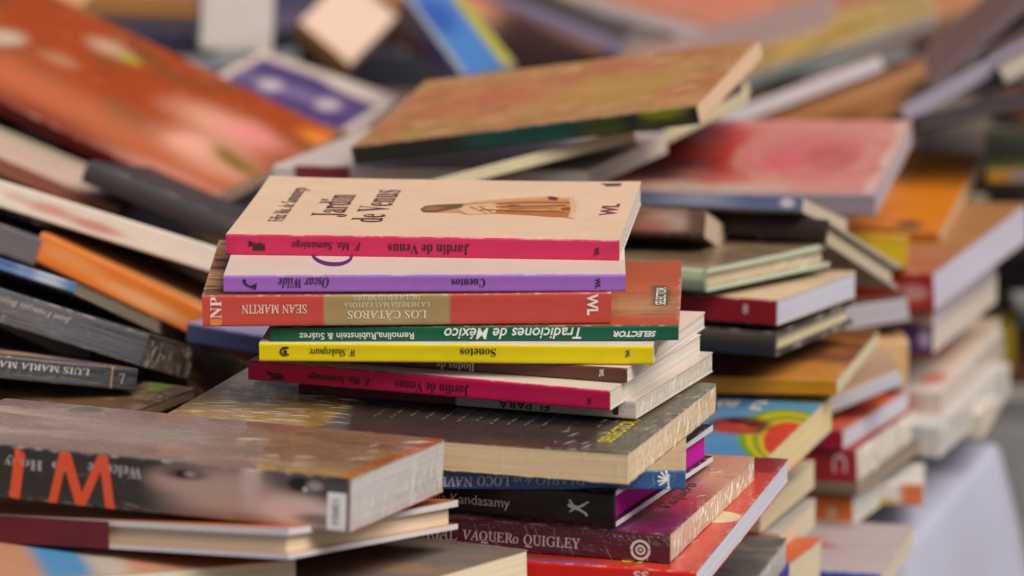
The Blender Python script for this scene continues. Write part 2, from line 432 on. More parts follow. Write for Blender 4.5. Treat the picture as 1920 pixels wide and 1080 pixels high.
            me = bpy.data.meshes.new('shrink_wrap'); me.from_pydata(vs, [], fs); me.materials.append(film_mat())
            o = bpy.data.objects.new('shrink_wrap', me); COL.objects.link(o); o.parent = root
    for name, face, s, font, uc, vc, du, dv, rot, col in D.get('txt', []):
        vs, fs = text_shape(s, font); put(name, vs, fs, face, uc, vc, du, dv, rot, col, .00022)
    for k, (name, face, pts, col) in enumerate(D.get('ppoly', [])):
        put(name, [(p[0], p[1], k) for p in pts], [tuple(range(len(pts)))], face, .5, .5, 1, 1, 0, col, .00016)
    for name, face, kind, uc, vc, du, dv, col in D.get('poly', []):
        vs, fs = shape(kind)
        put(name, vs, fs, face, uc, vc, du, dv, 0, col, .0024 if (name == 'jacket_flap') else .00024)
    return root



# ---------------------------------------------------------------- the setting: ground, cloth covered tables
def cloth_mat(name='white_cloth', ca=(.41, .42, .56, 1), cb=(.37, .38, .51, 1)):
    m, b, p = new_mat(name)
    tc = b.n.new('ShaderNodeTexCoord')
    c = b.mix(b.ramp(b.noise(tc.outputs['Object'], 6, 3), .35, .7, 0.0, 1.0), ca, cb)
    b.l.new(c, p.inputs['Base Color']); p.inputs['Roughness'].default_value = .85; p.inputs['Sheen Weight'].default_value = .2
    bp = b.n.new('ShaderNodeBump'); bp.inputs['Strength'].default_value = .2; bp.inputs['Distance'].default_value = .001
    b.l.new(b.noise(tc.outputs['Object'], 900, 2), bp.inputs['Height']); b.l.new(bp.outputs[0], p.inputs['Normal'])
    return m
def ground_mat():
    m, b, p = new_mat('grey_pavement')
    tc = b.n.new('ShaderNodeTexCoord')
    c = b.mix(b.ramp(b.noise(tc.outputs['Object'], 9, 5), .3, .7, 0.0, 1.0), (.13, .125, .12, 1), (.19, .185, .18, 1))
    b.l.new(c, p.inputs['Base Color']); p.inputs['Roughness'].default_value = .9
    return m
mb = MB(); mb.grid(lambda a, b: (-40 + 80 * a, -20 + 100 * b, -.8), 8, 8, lambda a, b: (a, b))
g = mb.build('ground', ground_mat(), None); g['kind'] = 'structure'
CM = cloth_mat(); CG = cloth_mat('grey_cloth', (.20, .20, .21, 1), (.16, .16, .17, 1))
def table(name, corners, ztop, label, mat=None):
    """corners counter-clockwise; cloth top with a skirt that hangs in folds and flares at the corners"""
    root = bpy.data.objects.new(name, None); COL.objects.link(root)
    cx = sum(c[0] for c in corners) / 4; cy = sum(c[1] for c in corners) / 4
    root.location = (cx, cy, -.8); root['label'] = label; root['category'] = 'table'
    P = [Vector((c[0] - cx, c[1] - cy)) for c in corners]
    # perimeter samples
    per = []
    for i in range(4):
        a, b = P[i], P[(i + 1) % 4]; n = max(20, int((b - a).length / .02))
        for k in range(n): per.append((a.lerp(b, k / n), i, k / n, (b - a).length))
    N = len(per)
    H = ztop + .8
    mb = MB(); rows = 16
    def pt(ia, j):
        p, side, t, ln = per[ia % N]
        a, b = P[side], P[(side + 1) % 4]; d = (b - a).normalized(); out = Vector((d.y, -d.x))
        pd = (P[side] - P[side - 1]).normalized(); pout = Vector((pd.y, -pd.x))
        nd = (P[(side + 2) % 4] - b).normalized(); nout = Vector((nd.y, -nd.x))
        s0, s1 = t * ln, (1 - t) * ln
        wa, wb = math.exp(-s0 / .04), math.exp(-s1 / .04)
        o = out
        if wa > .02: o = (out + pout * wa).normalized()
        if wb > .02: o = (out + nout * wb).normalized()
        if j == 0: q = p; return (q.x, q.y, H)
        if j == 1: q = p + o * .004; return (q.x, q.y, H - .0015)
        if j == 2: q = p + o * .007; return (q.x, q.y, H - .006)
        f = (j - 2) / (rows - 2)
        s = t * ln + side * 1.37
        fold = (.5 + .5 * math.sin(s * 26 + 1.3 * math.sin(s * 7))) * .05 * f ** .8 + (.5 + .5 * math.sin(s * 61 + 2)) * .012 * f
        flare = max(wa, wb) * .16 * f ** .9
        q = p + o * (.007 + fold + flare)
        return (q.x, q.y, H - .006 - (H - .03) * f)
    mb.grid(lambda a, b: pt(round(a * N), rows - round(b * rows)), N, rows, lambda a, b: (a, b))
    b0 = len(mb.v)
    mb.v += [(p[0].x, p[0].y, H) for p in per]
    mb.f.append(tuple(range(b0, b0 + N))); mb.mi.append(0); mb.uv.append([(p[0].x, p[0].y) for p in per])
    o = mb.build('tablecloth', mat or CM, root, None, True)
    wood = flat_mat('6a5238', .6)
    for c in P:
        q = c * .9
        lb = MB(); box(lb, q.x - .02, q.x + .02, q.y - .02, q.y + .02, 0, H - .03); lb.build('leg', wood, root)
    return root
E2 = Vector((.105, .337)).normalized(); N2 = Vector((-E2.y, E2.x)); C2 = Vector((.3245, 3.096))
near = C2 - E2 * 1.5; farl = C2 + N2 * 1.4; nearl = near + N2 * 1.4
table('cloth_covered_table', [(near.x, near.y), (C2.x, C2.y), (farl.x, farl.y), (nearl.x, nearl.y)], -.0455, 'table under a pale lilac white cloth carrying the sharp front stack of books')
table('cloth_covered_table', [(-1.6, 3.42), (1.4, 3.10), (1.6, 4.6), (-1.4, 5.0)], -.062, 'second grey cloth covered table behind the first, its corner cloth seen at the right border', CG)

DATA = [
{'name': 'paperback_book', 'label': 'cream paperback with crimson spine and a draped figure, topmost of the sharp stack', 'group': 'books in the sharp front stack', 'kind': 'p', 'sp': 'f', 'loc': (-0.03874, 2.44998, 0.23133), 'ypr': (-5.79, 0.468, -0.231), 'dims': (0.20367, 0.15039, 0.01095), 'page': 'd6d0c8', 'top': {'base': 'e3c0a2', 'lay': [], 'r': 0.5, 'c': 0.05, 'b': '', 'w': 0.0}, 'spine': {'base': 'c02a58', 'lay': [], 'r': 0.42, 'c': 0.05, 'b': '', 'w': 0.0}, 'txt': [('title_lettering', 's', 'Jardín de Venus', 'sb', 0.5176, 0.4655, 0.206, 0.5222, 180, '2a0d18'), ('author_lettering', 's', 'F. Ma. Samaniego', 'sbi', 0.2569, 0.5647, 0.1769, 0.4616, 180, '2a0a16'), ('title_lettering', 't', 'Jardín', 'sb', 0.228, 0.5107, 0.0954, 0.3881, 90, '50201c'), ('title_lettering', 't', 'de Venus', 'sb', 0.3349, 0.5171, 0.0827, 0.5646, 90, '50201c'), ('author_lettering', 't', 'Félix Ma. de Samaniego', 'sr', 0.1061, 0.5207, 0.0544, 0.5909, 90, '4c3028'), ('publisher_mark', 's', 'WL', 'gh', 0.9431, 0.4563, 0.0135, 0.4081, 270, '2a0d18'), ('publisher_mark', 't', 'WL', 'gh', 0.945, 0.52, 0.045, 0.2, 90, '7a2438')], 'poly': [('emblem', 's', 'statue', 0.0783, 0.4714, 0.0437, 0.4624, '2a1018'), ('emblem', 't', 'bars', 0.9241, 0.9404, 0.0551, 0.059, '3a2a22')], 'ppoly': [('figure_print', 't', [(0.455, 0.4693), (0.4919, 0.5423), (0.5596, 0.5789), (0.588, 0.6172), (0.6324, 0.6545), (0.7007, 0.6934), (0.7695, 0.7276), (0.8187, 0.7009), (0.849, 0.6906), (0.8587, 0.5702), (0.8557, 0.4371), (0.8523, 0.3716), (0.8017, 0.3747), (0.7221, 0.4026), (0.6433, 0.4148), (0.5869, 0.3884), (0.5571, 0.4189), (0.4987, 0.4184), (0.4675, 0.4179)], 'c58a55'), ('figure_print', 't', [(0.6465, 0.4733), (0.7152, 0.4965), (0.785, 0.5039), (0.8337, 0.4751), (0.853, 0.4499), (0.8513, 0.3743), (0.8016, 0.3765), (0.7219, 0.4054), (0.6505, 0.4212)], 'a9642f'), ('figure_print', 't', [(0.6449, 0.5964), (0.7047, 0.6399), (0.7743, 0.6578), (0.8524, 0.6448), (0.8566, 0.5918), (0.7787, 0.5942), (0.7082, 0.5916), (0.6556, 0.5594)], 'b97442'), ('figure_print', 't', [(0.5542, 0.4797), (0.5717, 0.5506), (0.6119, 0.5662), (0.6501, 0.5541), (0.6592, 0.5228), (0.6507, 0.4184), (0.5867, 0.3912)], 'd9b48a'), ('figure_print', 't', [(0.588, 0.6172), (0.6326, 0.6516), (0.701, 0.6905), (0.7679, 0.7226), (0.7689, 0.6793), (0.7039, 0.6504), (0.6362, 0.606), (0.5984, 0.5858)], 'c9986a'), ('figure_print', 't', [(0.6576, 0.533), (0.6859, 0.574), (0.7102, 0.5651), (0.7082, 0.5383), (0.6806, 0.5411)], '6e3c1c'), ('figure_print', 't', [(0.641, 0.596), (0.7449, 0.6279), (0.8531, 0.6344), (0.854, 0.6202), (0.7461, 0.6117), (0.6461, 0.5803)], '7a441f'), ('figure_print', 't', [(0.8148, 0.5258), (0.8518, 0.5695), (0.8535, 0.4847), (0.8232, 0.4871)], '7e4422'), ('figure_print', 't', [(0.6057, 0.5437), (0.6501, 0.4268), (0.6469, 0.418), (0.6012, 0.5271)], 'b0703e'), ('figure_print', 't', [(0.5837, 0.5253), (0.6356, 0.414), (0.631, 0.4117), (0.5795, 0.5088)], 'b0703e'), ('figure_print', 't', [(0.6791, 0.4561), (0.7868, 0.4777), (0.839, 0.4569), (0.7881, 0.4591), (0.6803, 0.4402)], '8d532a'), ('figure_print', 't', [(0.683, 0.5092), (0.7751, 0.5349), (0.815, 0.523), (0.7762, 0.519), (0.684, 0.4961)], '8a5028'), ('figure_print', 't', [(0.7685, 0.7198), (0.7793, 0.7286), (0.7987, 0.7065), (0.7965, 0.6553), (0.7766, 0.6695)], '582a18'), ('figure_print', 't', [(0.455, 0.4693), (0.4621, 0.523), (0.4914, 0.5479), (0.5599, 0.576), (0.5573, 0.5121), (0.5405, 0.4782), (0.5026, 0.4188), (0.4675, 0.4179)], '74481f'), ('figure_print', 't', [(0.5127, 0.5283), (0.5594, 0.5712), (0.558, 0.5122), (0.5231, 0.4764)], '5a4a22'), ('figure_print', 't', [(0.4644, 0.4967), (0.4939, 0.5187), (0.5119, 0.4913), (0.4962, 0.4472), (0.4691, 0.4444)], '8f5f30'), ('figure_print', 't', [(0.8245, 0.715), (0.8538, 0.7181), (0.8622, 0.5658), (0.8618, 0.3597), (0.8454, 0.3579), (0.845, 0.4885)], 'd4ab84'), ('figure_print', 't', [(0.8392, 0.7262), (0.856, 0.7279), (0.8662, 0.5473), (0.8645, 0.3599), (0.8542, 0.3496), (0.8536, 0.5271)], 'dfbd9d'), ('figure_print', 't', [(0.6471, 0.5338), (0.825, 0.5809), (0.8318, 0.5626), (0.6485, 0.515)], '8f5226'), ('figure_print', 't', [(0.6093, 0.4826), (0.8044, 0.4748), (0.8194, 0.4576), (0.6108, 0.4639)], '98602f'), ('figure_print', 't', [(0.5771, 0.536), (0.6296, 0.5795), (0.6518, 0.5628), (0.5842, 0.5178)], 'e0be96')]},
{'name': 'paperback_book', 'label': 'pale pink paperback with lilac spine, second from top of the sharp stack', 'group': 'books in the sharp front stack', 'kind': 'p', 'sp': 'f', 'loc': (-0.04334, 2.39679, 0.22211), 'ypr': (-0.787, 0.084, -0.33), 'dims': (0.2033, 0.13001, 0.00892), 'page': 'd9d2c6', 'top': {'base': 'd2bfb4', 'lay': [], 'r': 0.5, 'c': 0.1, 'b': '', 'w': 0.0}, 'spine': {'base': '9560b8', 'lay': [], 'r': 0.42, 'c': 0.12, 'b': '', 'w': 0.0}, 'txt': [('title_lettering', 's', 'Cuentos', 'sb', 0.6097, 0.5497, 0.0836, 0.482, 180, '1d0f2a'), ('author_lettering', 's', 'Oscar Wilde', 'sbi', 0.1996, 0.5919, 0.1261, 0.5935, 180, '2a1840'), ('publisher_mark', 's', 'WL', 'gh', 0.9312, 0.5134, 0.0133, 0.5869, 270, '1d0f2a'), ('title_lettering', 't', 'C', 'si', 0.2584, 0.3668, 0.1077, 0.3986, 90, '4a2068')], 'poly': [('emblem', 's', 'quill', 0.0655, 0.5079, 0.0359, 0.6184, '241230')]},
{'name': 'paperback_book', 'label': 'thick coral red paperback with an olive panel on its spine, third from top', 'group': 'books in the sharp front stack', 'kind': 'p', 'sp': 'f', 'loc': (-0.05308, 2.39926, 0.20555), 'ypr': (-0.082, -0.036, -0.486), 'dims': (0.2068, 0.14, 0.01626), 'page': 'd9d2c6', 'top': {'base': '9a6a42', 'lay': [('n', 9, 1, 2.5, 0.5, 0.62, '4a2a16', 0.9, 3), ('n', 5, 1, 4, 0.55, 0.7, 'c08a60', 0.8, 7), ('r', 0.0, 0.0, 1.0, 0.09, 0.004, '5e4526', 1.0)], 'r': 0.45, 'c': 0.0, 'b': '', 'w': 0.03}, 'spine': {'base': 'b8473f', 'lay': [('r', 0.2975, -0.165, 0.6051, 1.5308, 0.006, '94835a', 1), ('e', 0.451, 0.4294, 0.06, 0.8, 0, 0.9, 'a39468', 0.6), ('n', 60, 1, 1, 0.45, 0.7, 'a83c36', 0.35, 2)], 'r': 0.45, 'c': 0.0, 'b': '', 'w': 0.0}, 'txt': [('author_lettering', 's', 'SEAN MARTIN', 'sr', 0.176, 0.5598, 0.1591, 0.2884, 180, 'ead8c8'), ('title_lettering', 's', 'LOS CÁTAROS', 'sr', 0.4522, 0.3274, 0.193, 0.3225, 180, 'ece4d0'), ('subtitle_lettering', 's', 'LA HEREJÍA MÁS EXITOSA', 'sr', 0.4519, 0.6584, 0.2099, 0.195, 180, 'd8cfb8'), ('subtitle_lettering', 's', 'DE LA EDAD MEDIA', 'sr', 0.4515, 0.9043, 0.1642, 0.161, 180, 'd0c6ae'), ('publisher_lettering', 's', 'NP', 'sb', 0.0339, 0.6085, 0.0274, 0.6785, 90, 'f0e0d4'), ('publisher_mark', 's', 'WL', 'gh', 0.9544, 0.6146, 0.0274, 0.6784, 270, 'eee2dc')], 'poly': [('emblem', 's', 'barrel', 0.0331, 0.1502, 0.0287, 0.2038, 'd8823c')]},
{'name': 'paperback_book', 'label': 'dark green spined paperback with orange striped cover sticking out on the right', 'group': 'books in the sharp front stack', 'kind': 'p', 'sp': 'f', 'loc': (-0.01541, 2.40666, 0.19735), 'ypr': (-2.645, 0.044, -0.884), 'dims': (0.20657, 0.1562, 0.0079), 'page': 'd9d2c6', 'top': {'base': 'a34a28', 'lay': [('r', 0.0, 0.16, 1.0, 0.42, 0.1, 'a88258', 0.9), ('r', 0.0, 0.5, 1.0, 0.62, 0.1, 'b8682f', 0.6), ('n', 6, 1, 9, 0.52, 0.7, '7a3a1e', 0.6, 4), ('n', 14, 0.6, 22, 0.6, 0.72, '5a2a14', 0.5, 9), ('r', 0.0, 0.0, 1.0, 0.09, 0.05, 'b83c1c', 0.8), ('r', 0.932, 0.29, 0.972, 0.6, 0.012, '4a4232', 1)], 'r': 0.45, 'c': 0.2, 'b': '', 'w': 0.02}, 'spine': {'base': '0f4f38', 'lay': [], 'r': 0.45, 'c': 0.15, 'b': '', 'w': 0.0}, 'txt': [('author_lettering', 's', 'Remolina,Rubinstein & Suárez', 'gb', 0.2106, 0.442, 0.282, 0.5256, 180, 'dcE6dc'), ('title_lettering', 's', 'Tradiciones de México', 'gbi', 0.5943, 0.5305, 0.336, 0.7346, 180, 'e8f0e8'), ('publisher_lettering', 's', 'SELECTOR', 'ghi', 0.8928, 0.4554, 0.1043, 0.3844, 180, 'eef2ee'), ('publisher_lettering', 't', 'SELECTOR', 'gb', 0.952, 0.445, 0.026, 0.27, 90, 'e0dccc')]},
{'name': 'paperback_book', 'label': 'bright yellow thin paperback between the green and the brown book', 'group': 'books in the sharp front stack', 'kind': 'p', 'sp': 'f', 'loc': (-0.02293, 2.38739, 0.18737), 'ypr': (-4.857, -0.084, -0.607), 'dims': (0.19997, 0.13004, 0.00968), 'page': 'd9d2c6', 'top': {'base': 'd2cac8', 'lay': [], 'r': 0.45, 'c': 0.0, 'b': '', 'w': 0.0}, 'spine': {'base': 'e0cc0c', 'lay': [], 'r': 0.4, 'c': 0.15, 'b': '', 'w': 0.0}, 'txt': [('author_lettering', 's', 'W. Shakespeare', 'sbi', 0.187, 0.5721, 0.1155, 0.5146, 180, '2e2608'), ('title_lettering', 's', 'Sonetos', 'sb', 0.5572, 0.5807, 0.0906, 0.4448, 180, '1e1a08'), ('publisher_mark', 's', 'WL', 'gh', 0.9355, 0.591, 0.0108, 0.4265, 270, '1e1a08')], 'poly': [('emblem', 's', 'cat', 0.0639, 0.5645, 0.0245, 0.4864, '2a220a')]},
{'name': 'paperback_book', 'label': 'brown spined paperback tucked under the yellow one, its title half covered', 'group': 'books in the sharp front stack', 'kind': 'p', 'sp': 'f', 'loc': (-0.01226, 2.40492, 0.17962), 'ypr': (-18.977, -0.12, -0.436), 'dims': (0.195, 0.13692, 0.00745), 'page': 'd8d0c8', 'top': {'base': 'ddc4b8', 'lay': [], 'r': 0.45, 'c': 0.0, 'b': '', 'w': 0.0}, 'spine': {'base': '57342b', 'lay': [], 'r': 0.45, 'c': 0.1, 'b': '', 'w': 0.0}, 'txt': [('title_lettering', 's', 'Bodas de', 'sb', 0.5312, 0.3604, 0.1064, 0.6351, 180, 'd8ccc4'), ('publisher_mark', 's', 'WL', 'gh', 0.932, 0.5836, 0.013, 0.5544, 270, 'e8e0dc')]},
{'name': 'paperback_book', 'label': 'crimson spined paperback below the brown one, lowest of the thin bare books', 'group': 'books in the sharp front stack', 'kind': 'p', 'sp': 'f', 'loc': (-0.01824, 2.39404, 0.16922), 'ypr': (-21.39, -0.056, -0.273), 'dims': (0.19839, 0.13875, 0.0101), 'page': 'd8d0c6', 'top': {'base': 'd6c6b8', 'lay': [], 'r': 0.45, 'c': 0.0, 'b': '', 'w': 0.0}, 'spine': {'base': 'b5124c', 'lay': [], 'r': 0.42, 'c': 0.15, 'b': '', 'w': 0.0}, 'txt': [('title_lettering', 's', 'Jardín de Venus', 'sb', 0.5173, 0.4214, 0.2034, 0.561, 180, '2c0816'), ('author_lettering', 's', 'F. Ma. Samaniego', 'sbi', 0.2568, 0.4511, 0.1751, 0.4988, 180, '30081a'), ('publisher_mark', 's', 'WL', 'gh', 0.9454, 0.4083, 0.0129, 0.4073, 270, '2c0816')], 'poly': [('emblem', 's', 'statue', 0.0764, 0.334, 0.047, 0.418, '2c0816')]},
{'name': 'paperback_book', 'label': 'small shrink wrapped book with a grey and maroon spine under the crimson one', 'group': 'books in the sharp front stack', 'kind': 'p', 'sp': 'f', 'loc': (-0.00232, 2.4005, 0.15907), 'ypr': (-21.552, -0.367, -0.886), 'dims': (0.18577, 0.11892, 0.00985), 'page': 'cfc6ba', 'wrap': 1, 'crease': [('r', 0.05, 0.98, 0.1, 0.9, 40, 7, 75, 20, 0.35), ('s', 0.8, 0.99, 0.1, 0.9, 12, 7, 60, 30, 0.3)], 'top': {'base': 'c4b4ac', 'lay': [], 'r': 0.45, 'c': 0.5, 'b': 'film', 'w': 0.0}, 'spine': {'base': 'b4aeac', 'lay': [('r', -0.0989, -1.4948, 0.4743, 1.3711, 0.004, '5a1c33', 1)], 'r': 0.45, 'c': 0.5, 'b': 'film', 'w': 0.0}, 'txt': [('title_lettering', 's', 'EL PARA', 'gb', 0.6752, 0.2985, 0.1491, 0.3956, 180, '2a2426')], 'poly': [('emblem', 's', 'block', 0.9402, 0.4762, 0.0232, 0.5608, '1e1a1a')]},
{'name': 'paperback_book', 'label': 'wide shrink wrapped book with dark glossy cover and gold left side', 'group': 'books in the sharp front stack', 'kind': 'p', 'sp': 'b', 'loc': (-0.03565, 2.36042, 0.14347), 'ypr': (-17.99, 0.014, -0.136), 'dims': (0.2476, 0.162, 0.0153), 'page': 'dcc19a', 'wrap': 1, 'crease': [('t', 0.02, 0.36, 0.05, 0.95, 130, 16, 2, 7, 0.38), ('t', 0.82, 0.995, 0.05, 0.95, 50, 9, 75, 14, 0.32), ('r', 0.02, 0.98, 0.05, 0.95, 110, 9, 78, 14, 0.4), ('s', 0.3, 0.98, 0.05, 0.95, 22, 14, 70, 25, 0.3)], 'top': {'base': '3c372f', 'lay': [('r', 0.0, 0.0, 0.335, 1.0, 0.015, '8c6a2c', 1), ('n', 7, 1, 1, 0.5, 0.75, '6a4a1c', 0.6, 5), ('r', 0.34, 0.0, 0.93, 1.0, 0.06, '3a2630', 0.45), ('n', 8, 1, 14, 0.56, 0.66, 'b08a3c', 0.0, 5), ('r', 0.9, 0.0, 1.0, 1.0, 0.02, '5e5848', 0.8)], 'r': 0.3, 'c': 0.6, 'b': 'film3', 'w': 0.02}, 'spine': {'base': '4a3a2a', 'lay': [], 'r': 0.45, 'c': 0.0, 'b': '', 'w': 0.0}, 'txt': [('publisher_lettering', 't', 'SELECTOR', 'gh', 0.925, 0.28, 0.032, 0.32, 90, 'b8a82c')], 'poly': [('blurb_lines', 't', 'lines', 0.6, 0.47, 0.4, 0.5, '5a5450')]},
{'name': 'paperback_book', 'label': 'thin blue spined paperback wedged above the black hardback', 'group': 'books in the sharp front stack', 'kind': 'p', 'sp': 'f', 'loc': (-0.01578, 2.34757, 0.13332), 'ypr': (-2.311, -0.002, -0.411), 'dims': (0.21001, 0.14019, 0.00985), 'page': 'b9a98e', 'wrap': 1, 'crease': [('t', 0.9, 0.99, 0.2, 0.95, 18, 8, 70, 25, 0.35), ('s', 0.75, 0.99, 0.1, 0.9, 8, 7, 50, 30, 0.3)], 'top': {'base': 'a48d6c', 'lay': [('r', 0.9, 0.5, 1.0, 1.0, 0.1, '8a6a48', 0.6)], 'r': 0.45, 'c': 0.4, 'b': 'film', 'w': 0.0}, 'spine': {'base': '2c5084', 'lay': [], 'r': 0.45, 'c': 0.4, 'b': '', 'w': 0.0}, 'txt': [('title_lettering', 's', 'DIARIO', 'sr', 0.7046, 0.4718, 0.1176, 0.4447, 180, '93a2b8'), ('title_lettering', 's', 'de un', 'sbi', 0.6141, 0.4657, 0.0456, 0.3893, 180, '93a2b8'), ('title_lettering', 's', 'LOCO', 'sr', 0.5445, 0.4333, 0.076, 0.5007, 180, 'c0c4c8'), ('title_lettering', 's', 'NAVEGANTE', 'sr', 0.4038, 0.396, 0.1825, 0.501, 180, 'c8ccd0')], 'poly': [('emblem', 's', 'palm', 0.9466, 0.4463, 0.0328, 0.7499, 'e8eef4')]},
{'name': 'hardback_book', 'label': 'black hardback with bright magenta page edges', 'group': 'books in the sharp front stack', 'kind': 'h', 'sp': 'f', 'loc': (-0.02425, 2.37763, 0.11451), 'ypr': (-21.397, -0.294, -0.553), 'dims': (0.22008, 0.15089, 0.01851), 'page': 'b41a96', 'board_edge': 'cfcfd8', 'top': {'base': '1e1718', 'lay': [], 'r': 0.45, 'c': 0.3, 'b': '', 'w': 0.0}, 'spine': {'base': '1c1517', 'lay': [], 'r': 0.38, 'c': 0.2, 'b': '', 'w': 0.0}, 'txt': [('author_lettering', 's', 'Meena Kandasamy', 'g', 0.6294, 0.4096, 0.2393, 0.3585, 0, 'c8c4c4')], 'poly': [('emblem', 's', 'dancer', 0.9157, 0.4991, 0.0529, 0.4438, 'dcdcdc')]},
{'name': 'paperback_book', 'label': 'shrink wrapped maroon spined book with a purple and peach cover', 'group': 'books in the sharp front stack', 'kind': 'p', 'sp': 'f', 'loc': (-0.00638, 2.3793, 0.09908), 'ypr': (-16.753, 0.046, -0.087), 'dims': (0.23007, 0.17628, 0.01513), 'tp': 0.75, 'page': 'c9b59c', 'wrap': 1, 'crease': [('s', 0.3, 0.99, 0.08, 0.95, 26, 11, -62, 10, 0.28), ('r', 0.03, 0.98, 0.05, 0.95, 120, 8, 74, 10, 0.42), ('t', 0.75, 0.98, 0.3, 0.95, 26, 12, 80, 25, 0.3)], 'top': {'base': 'c4846c', 'lay': [('e', 0.7835, 0.0818, 0.24, 0.62, 0, 0.3, '5c1c58', 0.95), ('e', 0.7907, 0.563, 0.1, 0.4, 0, 0.5, '7a2a6a', 0.8), ('e', 0.9776, 0.3123, 0.085, 0.3, 0, 0.35, '98202c', 0.95), ('e', 0.9458, 0.0826, 0.08, 0.2, 0, 0.5, '6a1a4a', 0.9), ('e', 1.0091, 0.7797, 0.08, 0.3, 0, 0.5, 'cc9478', 0.9), ('n', 12, 1, 2, 0.6, 0.72, '2a1016', 0.6, 4)], 'r': 0.3, 'c': 0.5, 'b': 'film', 'w': 0.05}, 'spine': {'base': '4c1626', 'lay': [('n', 4, 1, 1, 0.4, 0.8, '3a101c', 0.5, 3)], 'r': 0.45, 'c': 0.5, 'b': 'film', 'w': 0.0}, 'txt': [('author_lettering', 's', 'VAQUERo', 'sr', 0.5956, 0.4163, 0.1265, 0.4209, 0, 'd8c8c4'), ('author_lettering', 's', 'QUIGLEY', 'sr', 0.735, 0.4041, 0.128, 0.4375, 0, 'd8c8c4'), ('author_lettering', 's', 'RIAL', 'sr', 0.484, 0.4434, 0.0698, 0.4038, 0, 'a89898'), ('cover_lettering', 't', 'Vaquero', 'sbi', 0.93, 0.46, 0.04, 0.32, 90, '3c1a1e')], 'poly': [('emblem', 's', 'ringmark', 0.9344, 0.3995, 0.0454, 0.6889, 'd8ccc8')]},
{'name': 'paperback_book', 'label': 'bright red soft cover book with white page edges at the foot of the sharp stack', 'group': 'books in the sharp front stack', 'kind': 'p', 'sp': 'f', 'loc': (-0.0009, 2.39182, 0.08601), 'ypr': (-14.488, 0.101, -0.097), 'dims': (0.25005, 0.23419, 0.01278), 'page': 'd2d4e2', 'crease': [('t', 0.8, 0.96, 0.1, 0.5, 30, 11, 75, 10, 0.28)], 'top': {'base': 'c23a2c', 'lay': [('r', 0.0, 0.86, 1.0, 1.0, 0.01, '7c161c', 1), ('r', 0.0, 0.62, 1.0, 0.8, 0.08, 'c02018', 0.7), ('e', 0.9505, 0.4629, 0.05, 0.05, 20, 0.08, 'd8c4a0', 1), ('e', 0.7185, -0.0258, 0.13, 0.05, 0, 0.2, '6a5aa0', 1), ('e', 0.7356, -0.0991, 0.09, 0.03, 0, 0.15, 'd08a28', 1)], 'r': 0.3, 'c': 0.6, 'b': '', 'w': 0.01}, 'spine': {'base': 'd01c14', 'lay': [], 'r': 0.45, 'c': 0.4, 'b': '', 'w': 0.0}, 'txt': [('cover_lettering', 't', 'SOL', 'gb', 0.86, 0.11, 0.045, 0.14, 90, 'c8b820'), ('spine_lettering', 's', 'SS', 'gb', 0.8888, 0.7225, 0.0303, 0.3425, 0, 'e8d8d4')]},
